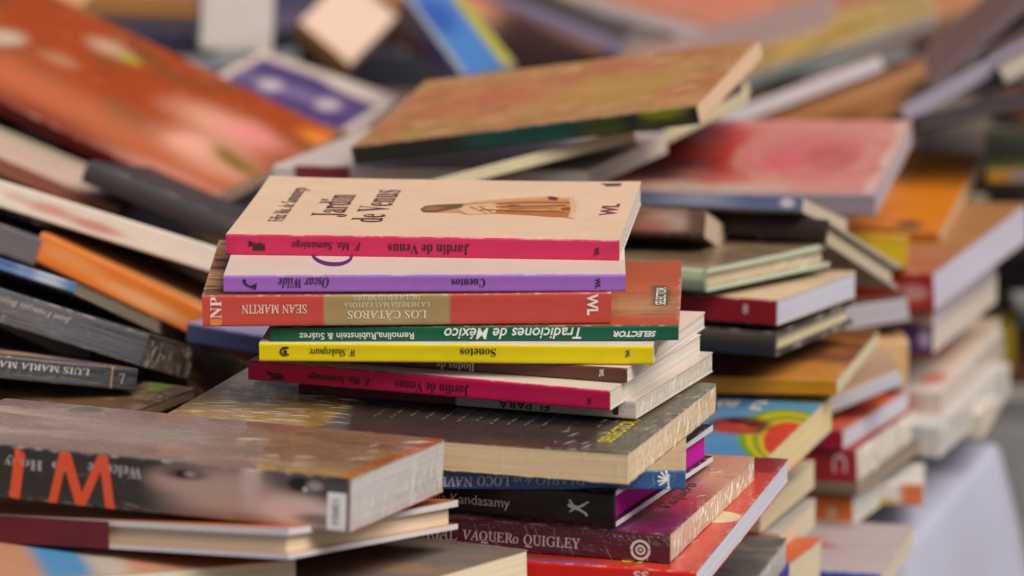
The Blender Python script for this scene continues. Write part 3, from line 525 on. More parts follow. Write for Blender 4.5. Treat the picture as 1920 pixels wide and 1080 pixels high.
{'name': 'paperback_book', 'label': 'thick shrink wrapped book with huge orange letters and a face on its spine', 'group': 'books in the stack at front left', 'kind': 'p', 'sp': 'f', 'loc': (-0.16779, 2.24013, 0.14293), 'ypr': (-20.127, -4.746, 0.283), 'dims': (0.23981, 0.12477, 0.02584), 'page': 'b9b6b8', 'wrap': 1, 'crease': [('r', 0.02, 0.98, 0.05, 0.95, 46, 16, 82, 8, 0.4), ('t', 0.6, 0.98, 0.1, 0.9, 12, 18, 10, 30, 0.35), ('s', 0.05, 0.95, 0.1, 0.9, 10, 14, 20, 40, 0.3)], 'top': {'base': '94705c', 'lay': [('e', 0.2565, 0.5113, 0.12, 0.3, 0, 0.7, 'b09082', 0.8), ('e', 0.4671, 0.5359, 0.1, 0.3, 0, 0.7, 'ac9080', 0.8), ('e', 0.4744, 0.9193, 0.16, 0.16, 0, 0.7, '7a5648', 0.7), ('e', 0.0809, 0.9193, 0.2, 0.18, 0, 0.7, '765044', 0.7), ('n', 4, 1, 2, 0.45, 0.7, '6e4e40', 0.45, 3), ('n', 12, 1, 1.5, 0.55, 0.66, 'a8826c', 0.35, 8), ('e', 0.2068, 0.9117, 0.05, 0.13, 0, 0.2, '8a7050', 0.9), ('e', 0.2068, 0.9117, 0.035, 0.08, 0, 0.2, '4a3a2c', 0.9), ('r', 0.97, 0.0, 1.0, 1.0, 0.004, 'b4532c', 1)], 'r': 0.25, 'c': 0.9, 'b': 'film2', 'w': 0.01}, 'spine': {'base': '2b2624', 'lay': [('e', 0.6286, 0.661, 0.06, 0.22, 0, 0.6, 'a08078', 0.9), ('e', 0.7442, 0.4617, 0.13, 0.5, 0, 0.6, 'a88c82', 0.95), ('e', 0.893, 0.2934, 0.09, 0.3, 0, 0.5, 'ccb2ac', 0.95), ('e', 0.789, 0.7972, 0.02, 0.45, 0, 0.8, 'b8a09a', 0.9), ('e', 0.7115, -0.1133, 0.13, 0.25, 0, 0.8, '6a5048', 0.7), ('e', 0.6456, 0.7948, 0.045, 0.11, 0, 0.6, '3a2e2c', 0.9), ('e', 0.6456, 0.7848, 0.018, 0.07, 0, 0.3, '0c0a0a', 1), ('e', 0.6582, 0.7955, 0.012, 0.05, 0, 0.7, 'b0a09c', 0.6), ('e', 0.8935, 0.8366, 0.06, 0.16, 0, 0.6, '4a3e40', 0.95), ('e', 0.8936, 0.8071, 0.024, 0.13, 0, 0.25, '0e0c0e', 1), ('e', 0.9253, 0.7947, 0.016, 0.08, 0, 0.7, 'b4a4a0', 0.6), ('e', 0.9052, 0.7184, 0.005, 0.04, 0, 0.5, 'd8d4d4', 0.8), ('e', 0.8452, 1.0423, 0.1, 0.06, 0, 0.6, '2c2626', 0.8), ('e', 0.9386, 0.1853, 0.05, 0.1, 0, 0.6, '3a2a30', 0.7), ('r', 0.9513, 0.7365, 0.9928, 0.9032, 0.002, '3c3c40', 1), ('r', 0.9528, -0.0003, 0.9932, 0.7164, 0.002, 'e4e2e2', 1), ('r', 0.9948, -0.0931, 1.0262, 1.9623, 0.004, '6e5a56', 0.9)], 'r': 0.3, 'c': 1, 'b': 'film2', 'w': 0.0}, 'txt': [('title_lettering', 's', 'Welcome', 'sb', 0.4954, 0.7231, 0.1177, 0.2195, 180, 'a09a98'), ('title_lettering', 's', 'to', 'sb', 0.3755, 0.7024, 0.0353, 0.1804, 180, 'a09a98'), ('title_lettering', 's', 'Holly', 'sb', 0.2941, 0.7045, 0.0852, 0.2412, 180, 'a09a98'), ('label_lettering', 's', '12023', 'g', 0.9719, 0.3622, 0.0135, 0.4418, 270, '3a3838')], 'poly': [('title_lettering', 's', 'bigm', 0.4242, 0.4875, 0.1451, 1.2012, 'd8502c'), ('title_lettering', 's', 'bigi', 0.2817, 0.4573, 0.0307, 1.1873, 'd8502c')]},
{'name': 'hardback_book', 'label': 'hardback with an orange cover and maroon jacket flap over cream page edges', 'group': 'books in the stack at front left', 'kind': 'h', 'sp': 'l', 'loc': (-0.16102, 2.24961, 0.1184), 'ypr': (-30.21, -7.677, -4.742), 'dims': (0.22017, 0.15554, 0.01352), 'page': 'dfd2b4', 'board_edge': 'c8c4c8', 'top': {'base': 'b8602c', 'lay': [('r', 0.0, 0.0, 1.0, 0.2, 0.1, 'c87838', 0.5)], 'r': 0.45, 'c': 0.3, 'b': '', 'w': 0.0}, 'spine': {'base': '6a1c20', 'lay': [], 'r': 0.45, 'c': 0.0, 'b': '', 'w': 0.0}, 'poly': [('jacket_flap', 's', 'quad', 0.2728, 0.5, 0.5455, 1.0, '5e1822')]},
{'name': 'paperback_book', 'label': 'peach and blue covered book under the cream hardback at the bottom left corner', 'group': 'books in the stack at front left', 'kind': 'p', 'sp': 'b', 'loc': (-0.21445, 2.205, 0.10708), 'ypr': (14.303, -0.0, 0.006), 'dims': (0.2, 0.12, 0.018), 'page': 'd8ccb0', 'top': {'base': 'b8866a', 'lay': [('r', 0.4, 0.0, 0.52, 0.6, 0.03, '4a88b4', 1), ('r', 0.52, 0.0, 0.6, 0.6, 0.03, 'b0b4a8', 0.8)], 'r': 0.45, 'c': 0.3, 'b': '', 'w': 0.0}, 'spine': {'base': 'c09478', 'lay': [], 'r': 0.45, 'c': 0.0, 'b': '', 'w': 0.0}},
{'name': 'paperback_book', 'label': 'grey brown book lying askew at the bottom centre with cream page edges', 'group': 'books in the stack at front left', 'kind': 'p', 'sp': 'l', 'loc': (-0.08867, 2.24, 0.08577), 'ypr': (-36.346, -2.366, -2.866), 'dims': (0.13, 0.15, 0.02), 'page': 'ddd0b4', 'top': {'base': '6e6660', 'lay': [('n', 3, 1, 5, 0.45, 0.7, '8a6a54', 0.7, 2), ('e', 0.75, 0.55, 0.2, 0.08, 0, 0.5, '9a7a62', 0.7)], 'r': 0.45, 'c': 0.4, 'b': '', 'w': 0.0}, 'spine': {'base': '4a4440', 'lay': [], 'r': 0.45, 'c': 0.0, 'b': '', 'w': 0.0}},
{'name': 'paperback_book', 'label': 'dark spined book with a purple cover and torn tan edge, lowest of the left heap', 'group': 'books sliding down the left heap', 'kind': 'p', 'sp': 'f', 'loc': (-0.33149, 2.51964, 0.14381), 'ypr': (20.773, -6.867, 9.962), 'dims': (0.2199, 0.1434, 0.01219), 'page': '8a6a50', 'wrap': 1, 'crease': [('s', 0.3, 0.99, 0.1, 0.9, 10, 10, 10, 30, 0.3)], 'top': {'base': '5a4656', 'lay': [('n', 4, 1, 3, 0.5, 0.7, '3a3040', 0.8, 2), ('e', 0.6, 0.2, 0.25, 0.12, 0, 0.5, 'c09a70', 0.9), ('r', 0.9, 0.0, 1.0, 1.0, 0.06, 'a07a58', 0.9)], 'r': 0.45, 'c': 0.6, 'b': 'film', 'w': 0.0}, 'spine': {'base': '333338', 'lay': [('n', 4, 1, 3, 0.4, 0.7, '5a5c62', 0.6, 4), ('n', 5, 1, 2, 0.55, 0.7, '1e1c20', 0.7, 6), ('r', 0.9334, -0.7125, 0.9375, 2.1208, 0.002, 'b89878', 0.9)], 'r': 0.45, 'c': 0.5, 'b': 'film', 'w': 0.0}, 'txt': [('author_lettering', 's', 'LUIS MARÍA MA', 'sr', 0.7629, 0.6027, 0.2296, 0.3523, 180, 'c4c0bc'), ('publisher_mark', 's', 'L', 'si', 0.9608, 0.5086, 0.0163, 0.4254, 200, 'b8b0a8')]},
{'name': 'paperback_book', 'label': 'grey marbled spined book in crinkled wrap above the dark purple one', 'group': 'books sliding down the left heap', 'kind': 'p', 'sp': 'f', 'loc': (-0.29715, 2.58005, 0.15567), 'ypr': (-8.445, -16.12, 15.003), 'dims': (0.21999, 0.12963, 0.01777), 'page': '7a5e44', 'wrap': 1, 'pnoise': ('4f3826', '8fae3a'), 'crease': [('r', 0.05, 0.95, 0.05, 0.95, 45, 8, 60, 50, 0.6), ('s', 0.5, 0.98, 0.1, 0.9, 16, 10, 50, 40, 0.4)], 'top': {'base': '4a4a4e', 'lay': [], 'r': 0.45, 'c': 0.0, 'b': '', 'w': 0.0}, 'spine': {'base': '55555a', 'lay': [('n', 5, 1, 3, 0.5, 0.68, '2e2a2a', 0.8, 2), ('n', 6, 1, 4, 0.55, 0.7, '7a7478', 0.7, 5), ('n', 4, 1, 5, 0.6, 0.7, '5a4030', 0.7, 8)], 'r': 0.45, 'c': 0.4, 'b': 'film', 'w': 0.0}, 'txt': [('author_lettering', 's', 'Jean François Boyer /', 'sbi', 0.6953, 0.6956, 0.2106, 0.2655, 180, 'a49c98')]},
{'name': 'paperback_book', 'label': 'flat shrink wrapped brown book with a green spot under the marbled book', 'group': 'books sliding down the left heap', 'kind': 'p', 'sp': 'b', 'loc': (-0.29179, 2.50052, 0.12602), 'ypr': (-27.343, -0.128, 0.872), 'dims': (0.19983, 0.13014, 0.00595), 'page': 'a5805a', 'wrap': 1, 'crease': [('t', 0.6, 0.98, 0.1, 0.9, 40, 7, 30, 60, 0.5)], 'top': {'base': '6e5238', 'lay': [('n', 8, 1, 1, 0.5, 0.6, 'a08a70', 0.7, 3), ('e', 0.9075, 0.9664, 0.03, 0.12, 0, 0.4, '7a9a3a', 1)], 'r': 0.45, 'c': 0.5, 'b': 'film', 'w': 0.0}, 'spine': {'base': '5a4430', 'lay': [], 'r': 0.45, 'c': 0.0, 'b': '', 'w': 0.0}},
{'name': 'paperback_book', 'label': 'small tan book bent into the dark gap beside the gold cover', 'group': 'books sliding down the left heap', 'kind': 'p', 'sp': 'f', 'loc': (-0.19082, 2.67449, 0.09603), 'ypr': (-7.909, -9.457, 39.532), 'dims': (0.03898, 0.10489, 0.01202), 'page': '7a5c40', 'top': {'base': '8a6644', 'lay': [('n', 4, 1, 1, 0.45, 0.7, '5a4028', 0.6, 2)], 'r': 0.45, 'c': 0.5, 'b': '', 'w': 0.0}, 'spine': {'base': '5e4630', 'lay': [], 'r': 0.45, 'c': 0.0, 'b': '', 'w': 0.0}},
{'name': 'paperback_book', 'label': 'thin book with a blue label on its spine and grey page edges', 'group': 'books sliding down the left heap', 'kind': 'p', 'sp': 'f', 'loc': (-0.31334, 2.66045, 0.16634), 'ypr': (-21.987, -22.812, 11.39), 'dims': (0.21983, 0.14991, 0.00617), 'page': '85796c', 'top': {'base': '948878', 'lay': [], 'r': 0.45, 'c': 0.0, 'b': '', 'w': 0.0}, 'spine': {'base': '5b76a0', 'lay': [('r', 0.7573, 0.4911, 0.8296, 1.4094, 0.02, '4a5a98', 0.8), ('r', 0.8792, -1.1423, 0.9624, 2.0572, 0.03, 'c8ccd4', 0.75), ('r', 0.8228, -0.5033, 0.8546, 1.7886, 0.03, '8a9cc0', 0.6)], 'r': 0.45, 'c': 0.0, 'b': '', 'w': 0.0}},
{'name': 'paperback_book', 'label': 'beige grey cover lying below the blue labelled book', 'group': 'books sliding down the left heap', 'kind': 'p', 'sp': 'f', 'loc': (-0.32255, 2.6201, 0.16645), 'ypr': (-4.283, -7.291, 23.822), 'dims': (0.19999, 0.12875, 0.012), 'page': 'a0907c', 'top': {'base': '8c7f70', 'lay': [('n', 3, 1, 1, 0.4, 0.7, '776a5c', 0.5, 2)], 'r': 0.45, 'c': 0.0, 'b': '', 'w': 0.0}, 'spine': {'base': '6e6458', 'lay': [], 'r': 0.45, 'c': 0.0, 'b': '', 'w': 0.0}},
{'name': 'paperback_book', 'label': 'orange spined thick book slanting down behind the sharp stack', 'group': 'books sliding down the left heap', 'kind': 'p', 'sp': 'f', 'loc': (-0.16857, 2.70013, 0.11739), 'ypr': (-9.907, -10.917, 22.706), 'dims': (0.22003, 0.12823, 0.01662), 'page': 'b8956c', 'top': {'base': 'c07838', 'lay': [('r', 0.0, 0.2, 0.55, 1.0, 0.08, 'd8b88c', 0.9), ('e', 0.75, 0.6, 0.25, 0.4, 0, 0.5, 'a05020', 0.8)], 'r': 0.45, 'c': 0.0, 'b': '', 'w': 0.04}, 'spine': {'base': 'd87428', 'lay': [('e', 0.0966, 0.5834, 0.09, 0.25, 0, 0.7, 'dc9258', 0.8), ('e', 0.3255, 0.3535, 0.12, 0.2, 0, 0.7, 'e0a878', 0.8)], 'r': 0.45, 'c': 0.15, 'b': '', 'w': 0.0}},
{'name': 'paperback_book', 'label': 'slate blue spined book poking out left of the sharp stack', 'group': 'books sliding down the left heap', 'kind': 'p', 'sp': 'f', 'loc': (-0.06606, 2.61989, 0.12744), 'ypr': (-29.118, -0.957, 2.719), 'dims': (0.19996, 0.13003, 0.0112), 'page': 'b0a898', 'top': {'base': '8a84a0', 'lay': [], 'r': 0.45, 'c': 0.0, 'b': '', 'w': 0.0}, 'spine': {'base': '56567c', 'lay': [], 'r': 0.45, 'c': 0.1, 'b': '', 'w': 0.0}},
{'name': 'paperback_book', 'label': 'long white spined book with red lettering on the left heap', 'group': 'books sliding down the left heap', 'kind': 'p', 'sp': 'f', 'loc': (-0.26059, 2.73995, 0.17262), 'ypr': (-2.739, -14.057, 16.563), 'dims': (0.26001, 0.14002, 0.01494), 'page': 'c8b8a8', 'top': {'base': 'a08070', 'lay': [], 'r': 0.45, 'c': 0.0, 'b': '', 'w': 0.0}, 'spine': {'base': 'dccdbf', 'lay': [('e', 0.4767, 0.4728, 0.055, 0.2, 0, 0.6, 'c07a70', 0.8), ('e', 0.5883, 0.3787, 0.06, 0.2, 0, 0.6, 'b86a60', 0.85), ('e', 0.3979, 0.5482, 0.03, 0.16, 0, 0.6, 'c09a90', 0.7)], 'r': 0.45, 'c': 0.0, 'b': '', 'w': 0.03}},
{'name': 'hardback_book', 'label': 'charcoal hardback wedged under the orange flower cover', 'group': 'books sliding down the left heap', 'kind': 'h', 'sp': 'f', 'loc': (-0.13826, 2.84247, 0.13481), 'ypr': (-10.437, -12.29, 19.84), 'dims': (0.24191, 0.14113, 0.01383), 'page': '8a8078', 'top': {'base': '2c2a2c', 'lay': [], 'r': 0.45, 'c': 0.0, 'b': '', 'w': 0.0}, 'spine': {'base': '353235', 'lay': [('n', 3, 1, 1, 0.4, 0.7, '2a282a', 0.5, 2)], 'r': 0.45, 'c': 0.0, 'b': '', 'w': 0.0}},
{'name': 'paperback_book', 'label': 'large orange cover with pale poppies, biggest on the left heap', 'group': 'books sliding down the left heap', 'kind': 'p', 'sp': 'f', 'loc': (-0.28012, 3.06938, 0.20078), 'ypr': (-21.369, 2.091, 21.356), 'dims': (0.28127, 0.21147, 0.00937), 'page': 'cbb4a4', 'top': {'base': '8a3503', 'lay': [('n', 4, 1.2, 1, 0.5, 0.62, '6a3810', 0.9, 3), ('n', 10, 1.3, 1, 0.6, 0.68, 'a8603a', 0.4, 13), ('n', 16, 1.3, 1, 0.62, 0.68, '5a2408', 0.6, 17), ('n', 6, 1.4, 1.6, 0.66, 0.8, 'b08060', 0.6, 9), ('r', 0.0, 0.0, 1.0, 0.09, 0.05, '5e120c', 0.95), ('r', 0.0, 0.1, 1.0, 0.34, 0.12, 'b86a45', 0.65), ('e', 0.8255, 0.619, 0.13, 0.14, -10, 0.7, 'cc9078', 0.9), ('e', 0.8789, 0.3564, 0.12, 0.14, 10, 0.7, 'c88e78', 0.85), ('e', 0.8807, 0.6472, 0.06, 0.08, 0, 0.7, 'd87c80', 0.8), ('e', 0.9114, 0.4046, 0.1, 0.045, -14, 0.6, '6a5212', 0.95), ('e', 0.8207, 0.3585, 0.05, 0.09, 0, 0.6, 'dc9a84', 0.9), ('e', 0.9271, 0.0554, 0.16, 0.07, 0, 0.7, 'c89484', 0.7), ('e', 0.4312, 0.802, 0.05, 0.07, 0, 0.7, 'b9947a', 0.8), ('e', 0.4886, 0.7888, 0.03, 0.025, 0, 0.7, '96961e', 0.8), ('e', 0.3959, 0.5146, 0.05, 0.05, 0, 0.7, 'a88060', 0.6), ('e', 0.2622, 0.4793, 0.04, 0.1, 0, 0.6, 'b0a090', 0.9), ('e', 0.987, 0.8824, 0.06, 0.06, 0, 0.6, 'd87820', 0.9), ('e', 1.0335, 0.0335, 0.2, 0.07, 0, 0.5, 'b83210', 0.8)], 'r': 0.65, 'c': 0, 'b': '', 'w': 0.03}, 'spine': {'base': '54140e', 'lay': [], 'r': 0.45, 'c': 0.0, 'b': '', 'w': 0.0}},
{'name': 'paperback_book', 'label': 'pale pink cover on a brown red edge beneath the poppy cover at far left', 'group': 'books sliding down the left heap', 'kind': 'p', 'sp': 'f', 'loc': (-0.34298, 2.8778, 0.20037), 'ypr': (-1.755, -4.201, 22.684), 'dims': (0.22289, 0.11051, 0.00968), 'page': '9a7a68', 'top': {'base': 'c4a898', 'lay': [('r', 0.0, 0.75, 1.0, 1.0, 0.08, '8a8468', 0.8), ('n', 3, 1, 3, 0.5, 0.7, 'a88878', 0.6, 2)], 'r': 0.45, 'c': 0.0, 'b': '', 'w': 0.0}, 'spine': {'base': '7a4a3c', 'lay': [('n', 4, 1, 2, 0.45, 0.7, '5e382c', 0.6, 2)], 'r': 0.45, 'c': 0.0, 'b': '', 'w': 0.0}},
{'name': 'paperback_book', 'label': 'grey spined book in the dark gap above the blue labelled one', 'group': 'books sliding down the left heap', 'kind': 'p', 'sp': 'f', 'loc': (-0.36281, 2.74019, 0.18441), 'ypr': (-6.158, -11.885, 17.801), 'dims': (0.19998, 0.12994, 0.01609), 'page': '6a6460', 'top': {'base': '3a363c', 'lay': [], 'r': 0.45, 'c': 0.0, 'b': '', 'w': 0.0}, 'spine': {'base': '5c565c', 'lay': [], 'r': 0.45, 'c': 0.0, 'b': '', 'w': 0.0}},
{'name': 'paperback_book', 'label': 'tan brown book edge at the top left', 'group': 'books heaped at the back', 'kind': 'p', 'sp': 'f', 'loc': (-0.34115, 3.85699, 0.13479), 'ypr': (-3.482, -0.214, 1.56), 'dims': (0.22692, 0.15894, 0.02754), 'page': 'b0906c', 'top': {'base': 'b08458', 'lay': [], 'r': 0.45, 'c': 0.0, 'b': '', 'w': 0.0}, 'spine': {'base': 'b07a46', 'lay': [('r', 0.0, 0.0, 1.0, 0.25, 0.1, 'a89078', 0.8), ('r', 0.0, 0.8, 1.0, 1.0, 0.1, '7a5a38', 0.8)], 'r': 0.45, 'c': 0.0, 'b': '', 'w': 0.0}},
{'name': 'paperback_book', 'label': 'navy and black book under the tan one at the top left', 'group': 'books heaped at the back', 'kind': 'p', 'sp': 'f', 'loc': (-0.3443, 3.76985, 0.12528), 'ypr': (-3.23, -0.066, 1.381), 'dims': (0.22508, 0.15758, 0.0202), 'page': '5a5258', 'top': {'base': '2a2830', 'lay': [], 'r': 0.45, 'c': 0.0, 'b': '', 'w': 0.0}, 'spine': {'base': '35324c', 'lay': [('n', 4, 1, 1, 0.4, 0.6, '231f24', 0.8, 3), ('e', 0.35, 0.4, 0.2, 0.4, 0, 0.7, '6a6a7a', 0.7)], 'r': 0.45, 'c': 0.0, 'b': '', 'w': 0.0}},
{'name': 'paperback_book', 'label': 'peach cover in the top left corner behind the poppies', 'group': 'books heaped at the back', 'kind': 'p', 'sp': 'f', 'loc': (-0.41161, 3.2975, 0.24438), 'ypr': (-4.944, 0.036, 19.498), 'dims': (0.21412, 0.13918, 0.01285), 'page': 'c4a078', 'top': {'base': 'c48a58', 'lay': [], 'r': 0.45, 'c': 0.0, 'b': '', 'w': 0.0}, 'spine': {'base': 'c08a5a', 'lay': [('r', 0.0, 0.0, 1.0, 0.4, 0.2, 'a86a40', 0.6)], 'r': 0.45, 'c': 0.0, 'b': '', 'w': 0.0}},
{'name': 'paperback_book', 'label': 'thick white book standing at the top edge beside the tan box shaped one', 'group': 'books heaped at the back', 'kind': 'p', 'sp': 'f', 'loc': (-0.20607, 3.44958, 0.17095), 'ypr': (6.572, -0.981, 2.907), 'dims': (0.05247, 0.07004, 0.06036), 'page': 'd0c4bc', 'top': {'base': 'd8d0ca', 'lay': [], 'r': 0.45, 'c': 0.0, 'b': '', 'w': 0.0}, 'spine': {'base': 'dcd4d0', 'lay': [], 'r': 0.45, 'c': 0.0, 'b': '', 'w': 0.0}},
{'name': 'paperback_book', 'label': 'pink topped book with thick tan page edges near the top centre', 'group': 'books heaped at the back', 'kind': 'p', 'sp': 'f', 'loc': (-0.1307, 3.54685, 0.16459), 'ypr': (-36.627, 26.852, 43.673), 'dims': (0.04975, 0.06366, 0.01848), 'page': 'd0a060', 'top': {'base': 'ccb0a0', 'lay': [], 'r': 0.6, 'c': 0.0, 'b': '', 'w': 0.0}, 'spine': {'base': 'c8965a', 'lay': [], 'r': 0.45, 'c': 0.0, 'b': '', 'w': 0.0}},
{'name': 'paperback_book', 'label': 'blue book with a yellow band and navy spine behind the tan box shaped one', 'group': 'books heaped at the back', 'kind': 'p', 'sp': 'f', 'loc': (-0.03711, 3.30873, 0.18495), 'ypr': (-77.421, 8.682, 9.196), 'dims': (0.19424, 0.04011, 0.02182), 'page': '8a8890', 'top': {'base': '4a78b8', 'lay': [('r', 0.0, 0.78, 1.0, 1.0, 0.03, 'a8a030', 1), ('e', 0.35, 0.3, 0.2, 0.3, 0, 0.5, '2c4a9c', 0.8), ('r', 0.0, 0.0, 1.0, 0.12, 0.04, '9a9890', 0.9)], 'r': 0.45, 'c': 0.0, 'b': '', 'w': 0.0}, 'spine': {'base': '1c2078', 'lay': [('r', 0.0, 0.0, 0.35, 1.0, 0.1, '2a2a50', 0.9)], 'r': 0.45, 'c': 0.0, 'b': '', 'w': 0.0}},
{'name': 'paperback_book', 'label': 'white bordered book with a purple cover left of the tan one', 'group': 'books heaped at the back', 'kind': 'p', 'sp': 'f', 'loc': (-0.15047, 3.30522, 0.14836), 'ypr': (-15.034, 1.057, 15.889), 'dims': (0.1106, 0.13434, 0.01284), 'page': 'c8b4a8', 'top': {'base': 'c8b4ac', 'lay': [('r', 0.06, -0.2, 0.94, 0.86, 0.02, '43305e', 1), ('e', 0.45, 0.42, 0.36, 0.1, 0, 0.5, '75628a', 0.85), ('e', 0.3, 0.4, 0.07, 0.12, 0, 0.5, 'c0b0b8', 0.9), ('e', 0.7, 0.4, 0.07, 0.12, 0, 0.5, 'c0b0b8', 0.9), ('e', 0.8, 0.85, 0.35, 0.14, -12, 0.15, 'cbb8b0', 1)], 'r': 0.45, 'c': 0.0, 'b': '', 'w': 0.0}, 'spine': {'base': '8a5a3c', 'lay': [], 'r': 0.45, 'c': 0.0, 'b': '', 'w': 0.0}},
{'name': 'paperback_book', 'label': 'tan illustrated paperback with a dark green spine, tilted across the back', 'group': 'books heaped at the back', 'kind': 'p', 'sp': 'f', 'loc': (0.02909, 2.8079, 0.23248), 'ypr': (-19.384, 8.632, -10.184), 'dims': (0.22192, 0.1316, 0.01132), 'page': 'cfae94', 'top': {'base': 'ae7c46', 'lay': [('n', 3, 1.2, 1, 0.45, 0.6, 'b0603c', 0.8, 3), ('n', 9, 1.5, 1.2, 0.52, 0.6, '8a6a2a', 0.7, 12), ('n', 11, 1.2, 1.4, 0.56, 0.62, 'c89a70', 0.7, 15), ('r', 0.12, 0.08, 0.8, 0.16, 0.02, '8a7a2c', 0.5), ('n', 6, 1.5, 1, 0.55, 0.75, 'c08e62', 0.7, 6), ('e', 0.3, 0.55, 0.22, 0.25, 0, 0.7, 'b4623e', 0.7), ('e', 0.68, 0.45, 0.18, 0.22, 0, 0.7, 'b08a3c', 0.7), ('n', 14, 1, 1, 0.62, 0.72, '8a5a34', 0.6, 4)], 'r': 0.45, 'c': 0.2, 'b': '', 'w': 0.06}, 'spine': {'base': '262a22', 'lay': [('r', 0.335, -0.1938, 0.6508, 1.3862, 0.06, '1e5048', 0.85), ('r', 0.6666, 0.147, 0.7926, 1.4299, 0.03, '50581c', 0.6), ('e', 0.9051, 0.8353, 0.06, 0.3, 0, 0.5, 'a8b01c', 0.95), ('r', 0.8336, 0.1842, 0.973, 1.3186, 0.02, '6a7018', 0.35), ('n', 3, 1, 1, 0.4, 0.7, '1c201c', 0.5, 4)], 'r': 0.45, 'c': 0.1, 'b': '', 'w': 0.0}},
{'name': 'paperback_book', 'label': 'white book with a maroon band on its spine under the tan one', 'group': 'books heaped at the back', 'kind': 'p', 'sp': 'f', 'loc': (-0.02391, 2.86002, 0.18776), 'ypr': (-20.517, -1.107, -2.7), 'dims': (0.20214, 0.15156, 0.01148), 'page': 'c8bcb0', 'top': {'base': 'c4b4ac', 'lay': [], 'r': 0.45, 'c': 0.0, 'b': '', 'w': 0.0}, 'spine': {'base': 'd4cac4', 'lay': [('r', 0.0684, -0.089, 0.2493, 1.3387, 0.006, '6e2a34', 1)], 'r': 0.45, 'c': 0.0, 'b': '', 'w': 0.0}},
{'name': 'paperback_book', 'label': 'thin cream edged book sloping up behind the topmost cream paperback', 'group': 'books heaped at the back', 'kind': 'p', 'sp': 'f', 'loc': (-0.01132, 2.80752, 0.18814), 'ypr': (-3.028, -12.988, -15.248), 'dims': (0.18048, 0.13033, 0.00766), 'page': 'd0c4a4', 'top': {'base': '6a5a50', 'lay': [], 'r': 0.45, 'c': 0.0, 'b': '', 'w': 0.0}, 'spine': {'base': 'cfc2a0', 'lay': [], 'r': 0.45, 'c': 0.0, 'b': '', 'w': 0.0}},
{'name': 'paperback_book', 'label': 'cream hardback edge rising steeply to the right of the tan book', 'group': 'books heaped at the back', 'kind': 'p', 'sp': 'f', 'loc': (0.06029, 2.98259, 0.16508), 'ypr': (-3.502, -5.519, -27.293), 'dims': (0.20569, 0.13367, 0.00777), 'page': 'd4c8a8', 'top': {'base': '4a423c', 'lay': [], 'r': 0.45, 'c': 0.0, 'b': '', 'w': 0.0}, 'spine': {'base': 'd4c8a4', 'lay': [], 'r': 0.45, 'c': 0.0, 'b': '', 'w': 0.0}},
{'name': 'paperback_book', 'label': 'mustard yellow picture cover near the top right', 'group': 'books heaped at the back', 'kind': 'p', 'sp': 'f', 'loc': (0.20316, 3.5079, 0.14914), 'ypr': (-3.903, 0.602, -18.307), 'dims': (0.24113, 0.15349, 0.01047), 'page': 'a89c90', 'top': {'base': 'c4a268', 'lay': [('n', 5, 1.3, 1, 0.5, 0.66, 'a87c28', 0.9, 3), ('e', 0.62, 0.5, 0.2, 0.4, 0, 0.5, 'd0a440', 0.85), ('n', 9, 1, 1, 0.52, 0.6, '80621c', 0.8, 5), ('n', 13, 1, 1, 0.56, 0.62, 'd8bc80', 0.7, 8)], 'r': 0.45, 'c': 0.0, 'b': '', 'w': 0.05}, 'spine': {'base': '8a8684', 'lay': [('r', 0.4, 0.0, 0.7, 1.0, 0.1, '6a7c7c', 0.7)], 'r': 0.45, 'c': 0.0, 'b': '', 'w': 0.0}},
{'name': 'paperback_book', 'label': 'white edged book with a tan brown top rising to the upper right', 'group': 'books heaped at the back', 'kind': 'p', 'sp': 'f', 'loc': (0.17307, 3.29736, 0.14329), 'ypr': (-3.578, -8.998, -20.958), 'dims': (0.19271, 0.10707, 0.01065), 'page': 'c8c2ca', 'top': {'base': '96764e', 'lay': [], 'r': 0.45, 'c': 0.0, 'b': '', 'w': 0.0}, 'spine': {'base': 'c8c2ca', 'lay': [], 'r': 0.45, 'c': 0.0, 'b': '', 'w': 0.0}},
{'name': 'paperback_book', 'label': 'orange tan cover in the gap left of the lavender edge at the upper right', 'group': 'books heaped at the back', 'kind': 'p', 'sp': 'f', 'loc': (0.23006, 3.4189, 0.11479), 'ypr': (-21.559, 10.904, -19.308), 'dims': (0.18469, 0.14977, 0.01303), 'page': '8a7868', 'top': {'base': 'b67c48', 'lay': [('e', 0.5, 0.3, 0.4, 0.4, 0, 0.6, 'a0683a', 0.7), ('e', 0.7, 0.8, 0.4, 0.3, 0, 0.6, 'c89470', 0.8)], 'r': 0.45, 'c': 0.0, 'b': '', 'w': 0.0}, 'spine': {'base': '3a2e2a', 'lay': [], 'r': 0.45, 'c': 0.0, 'b': '', 'w': 0.0}},
{'name': 'paperback_book', 'label': 'lavender edged book with a plum cover in the upper right corner', 'group': 'books heaped at the back', 'kind': 'p', 'sp': 'f', 'loc': (0.37377, 3.24522, 0.20491), 'ypr': (-7.855, -6.545, -30.086), 'dims': (0.21279, 0.15955, 0.01139), 'page': 'a8a0b0', 'top': {'base': '6e5a5c', 'lay': [('n', 3, 1, 1, 0.45, 0.7, '5a4a50', 0.6, 2)], 'r': 0.45, 'c': 0.0, 'b': '', 'w': 0.0}, 'spine': {'base': 'a49cae', 'lay': [], 'r': 0.45, 'c': 0.0, 'b': '', 'w': 0.0}},
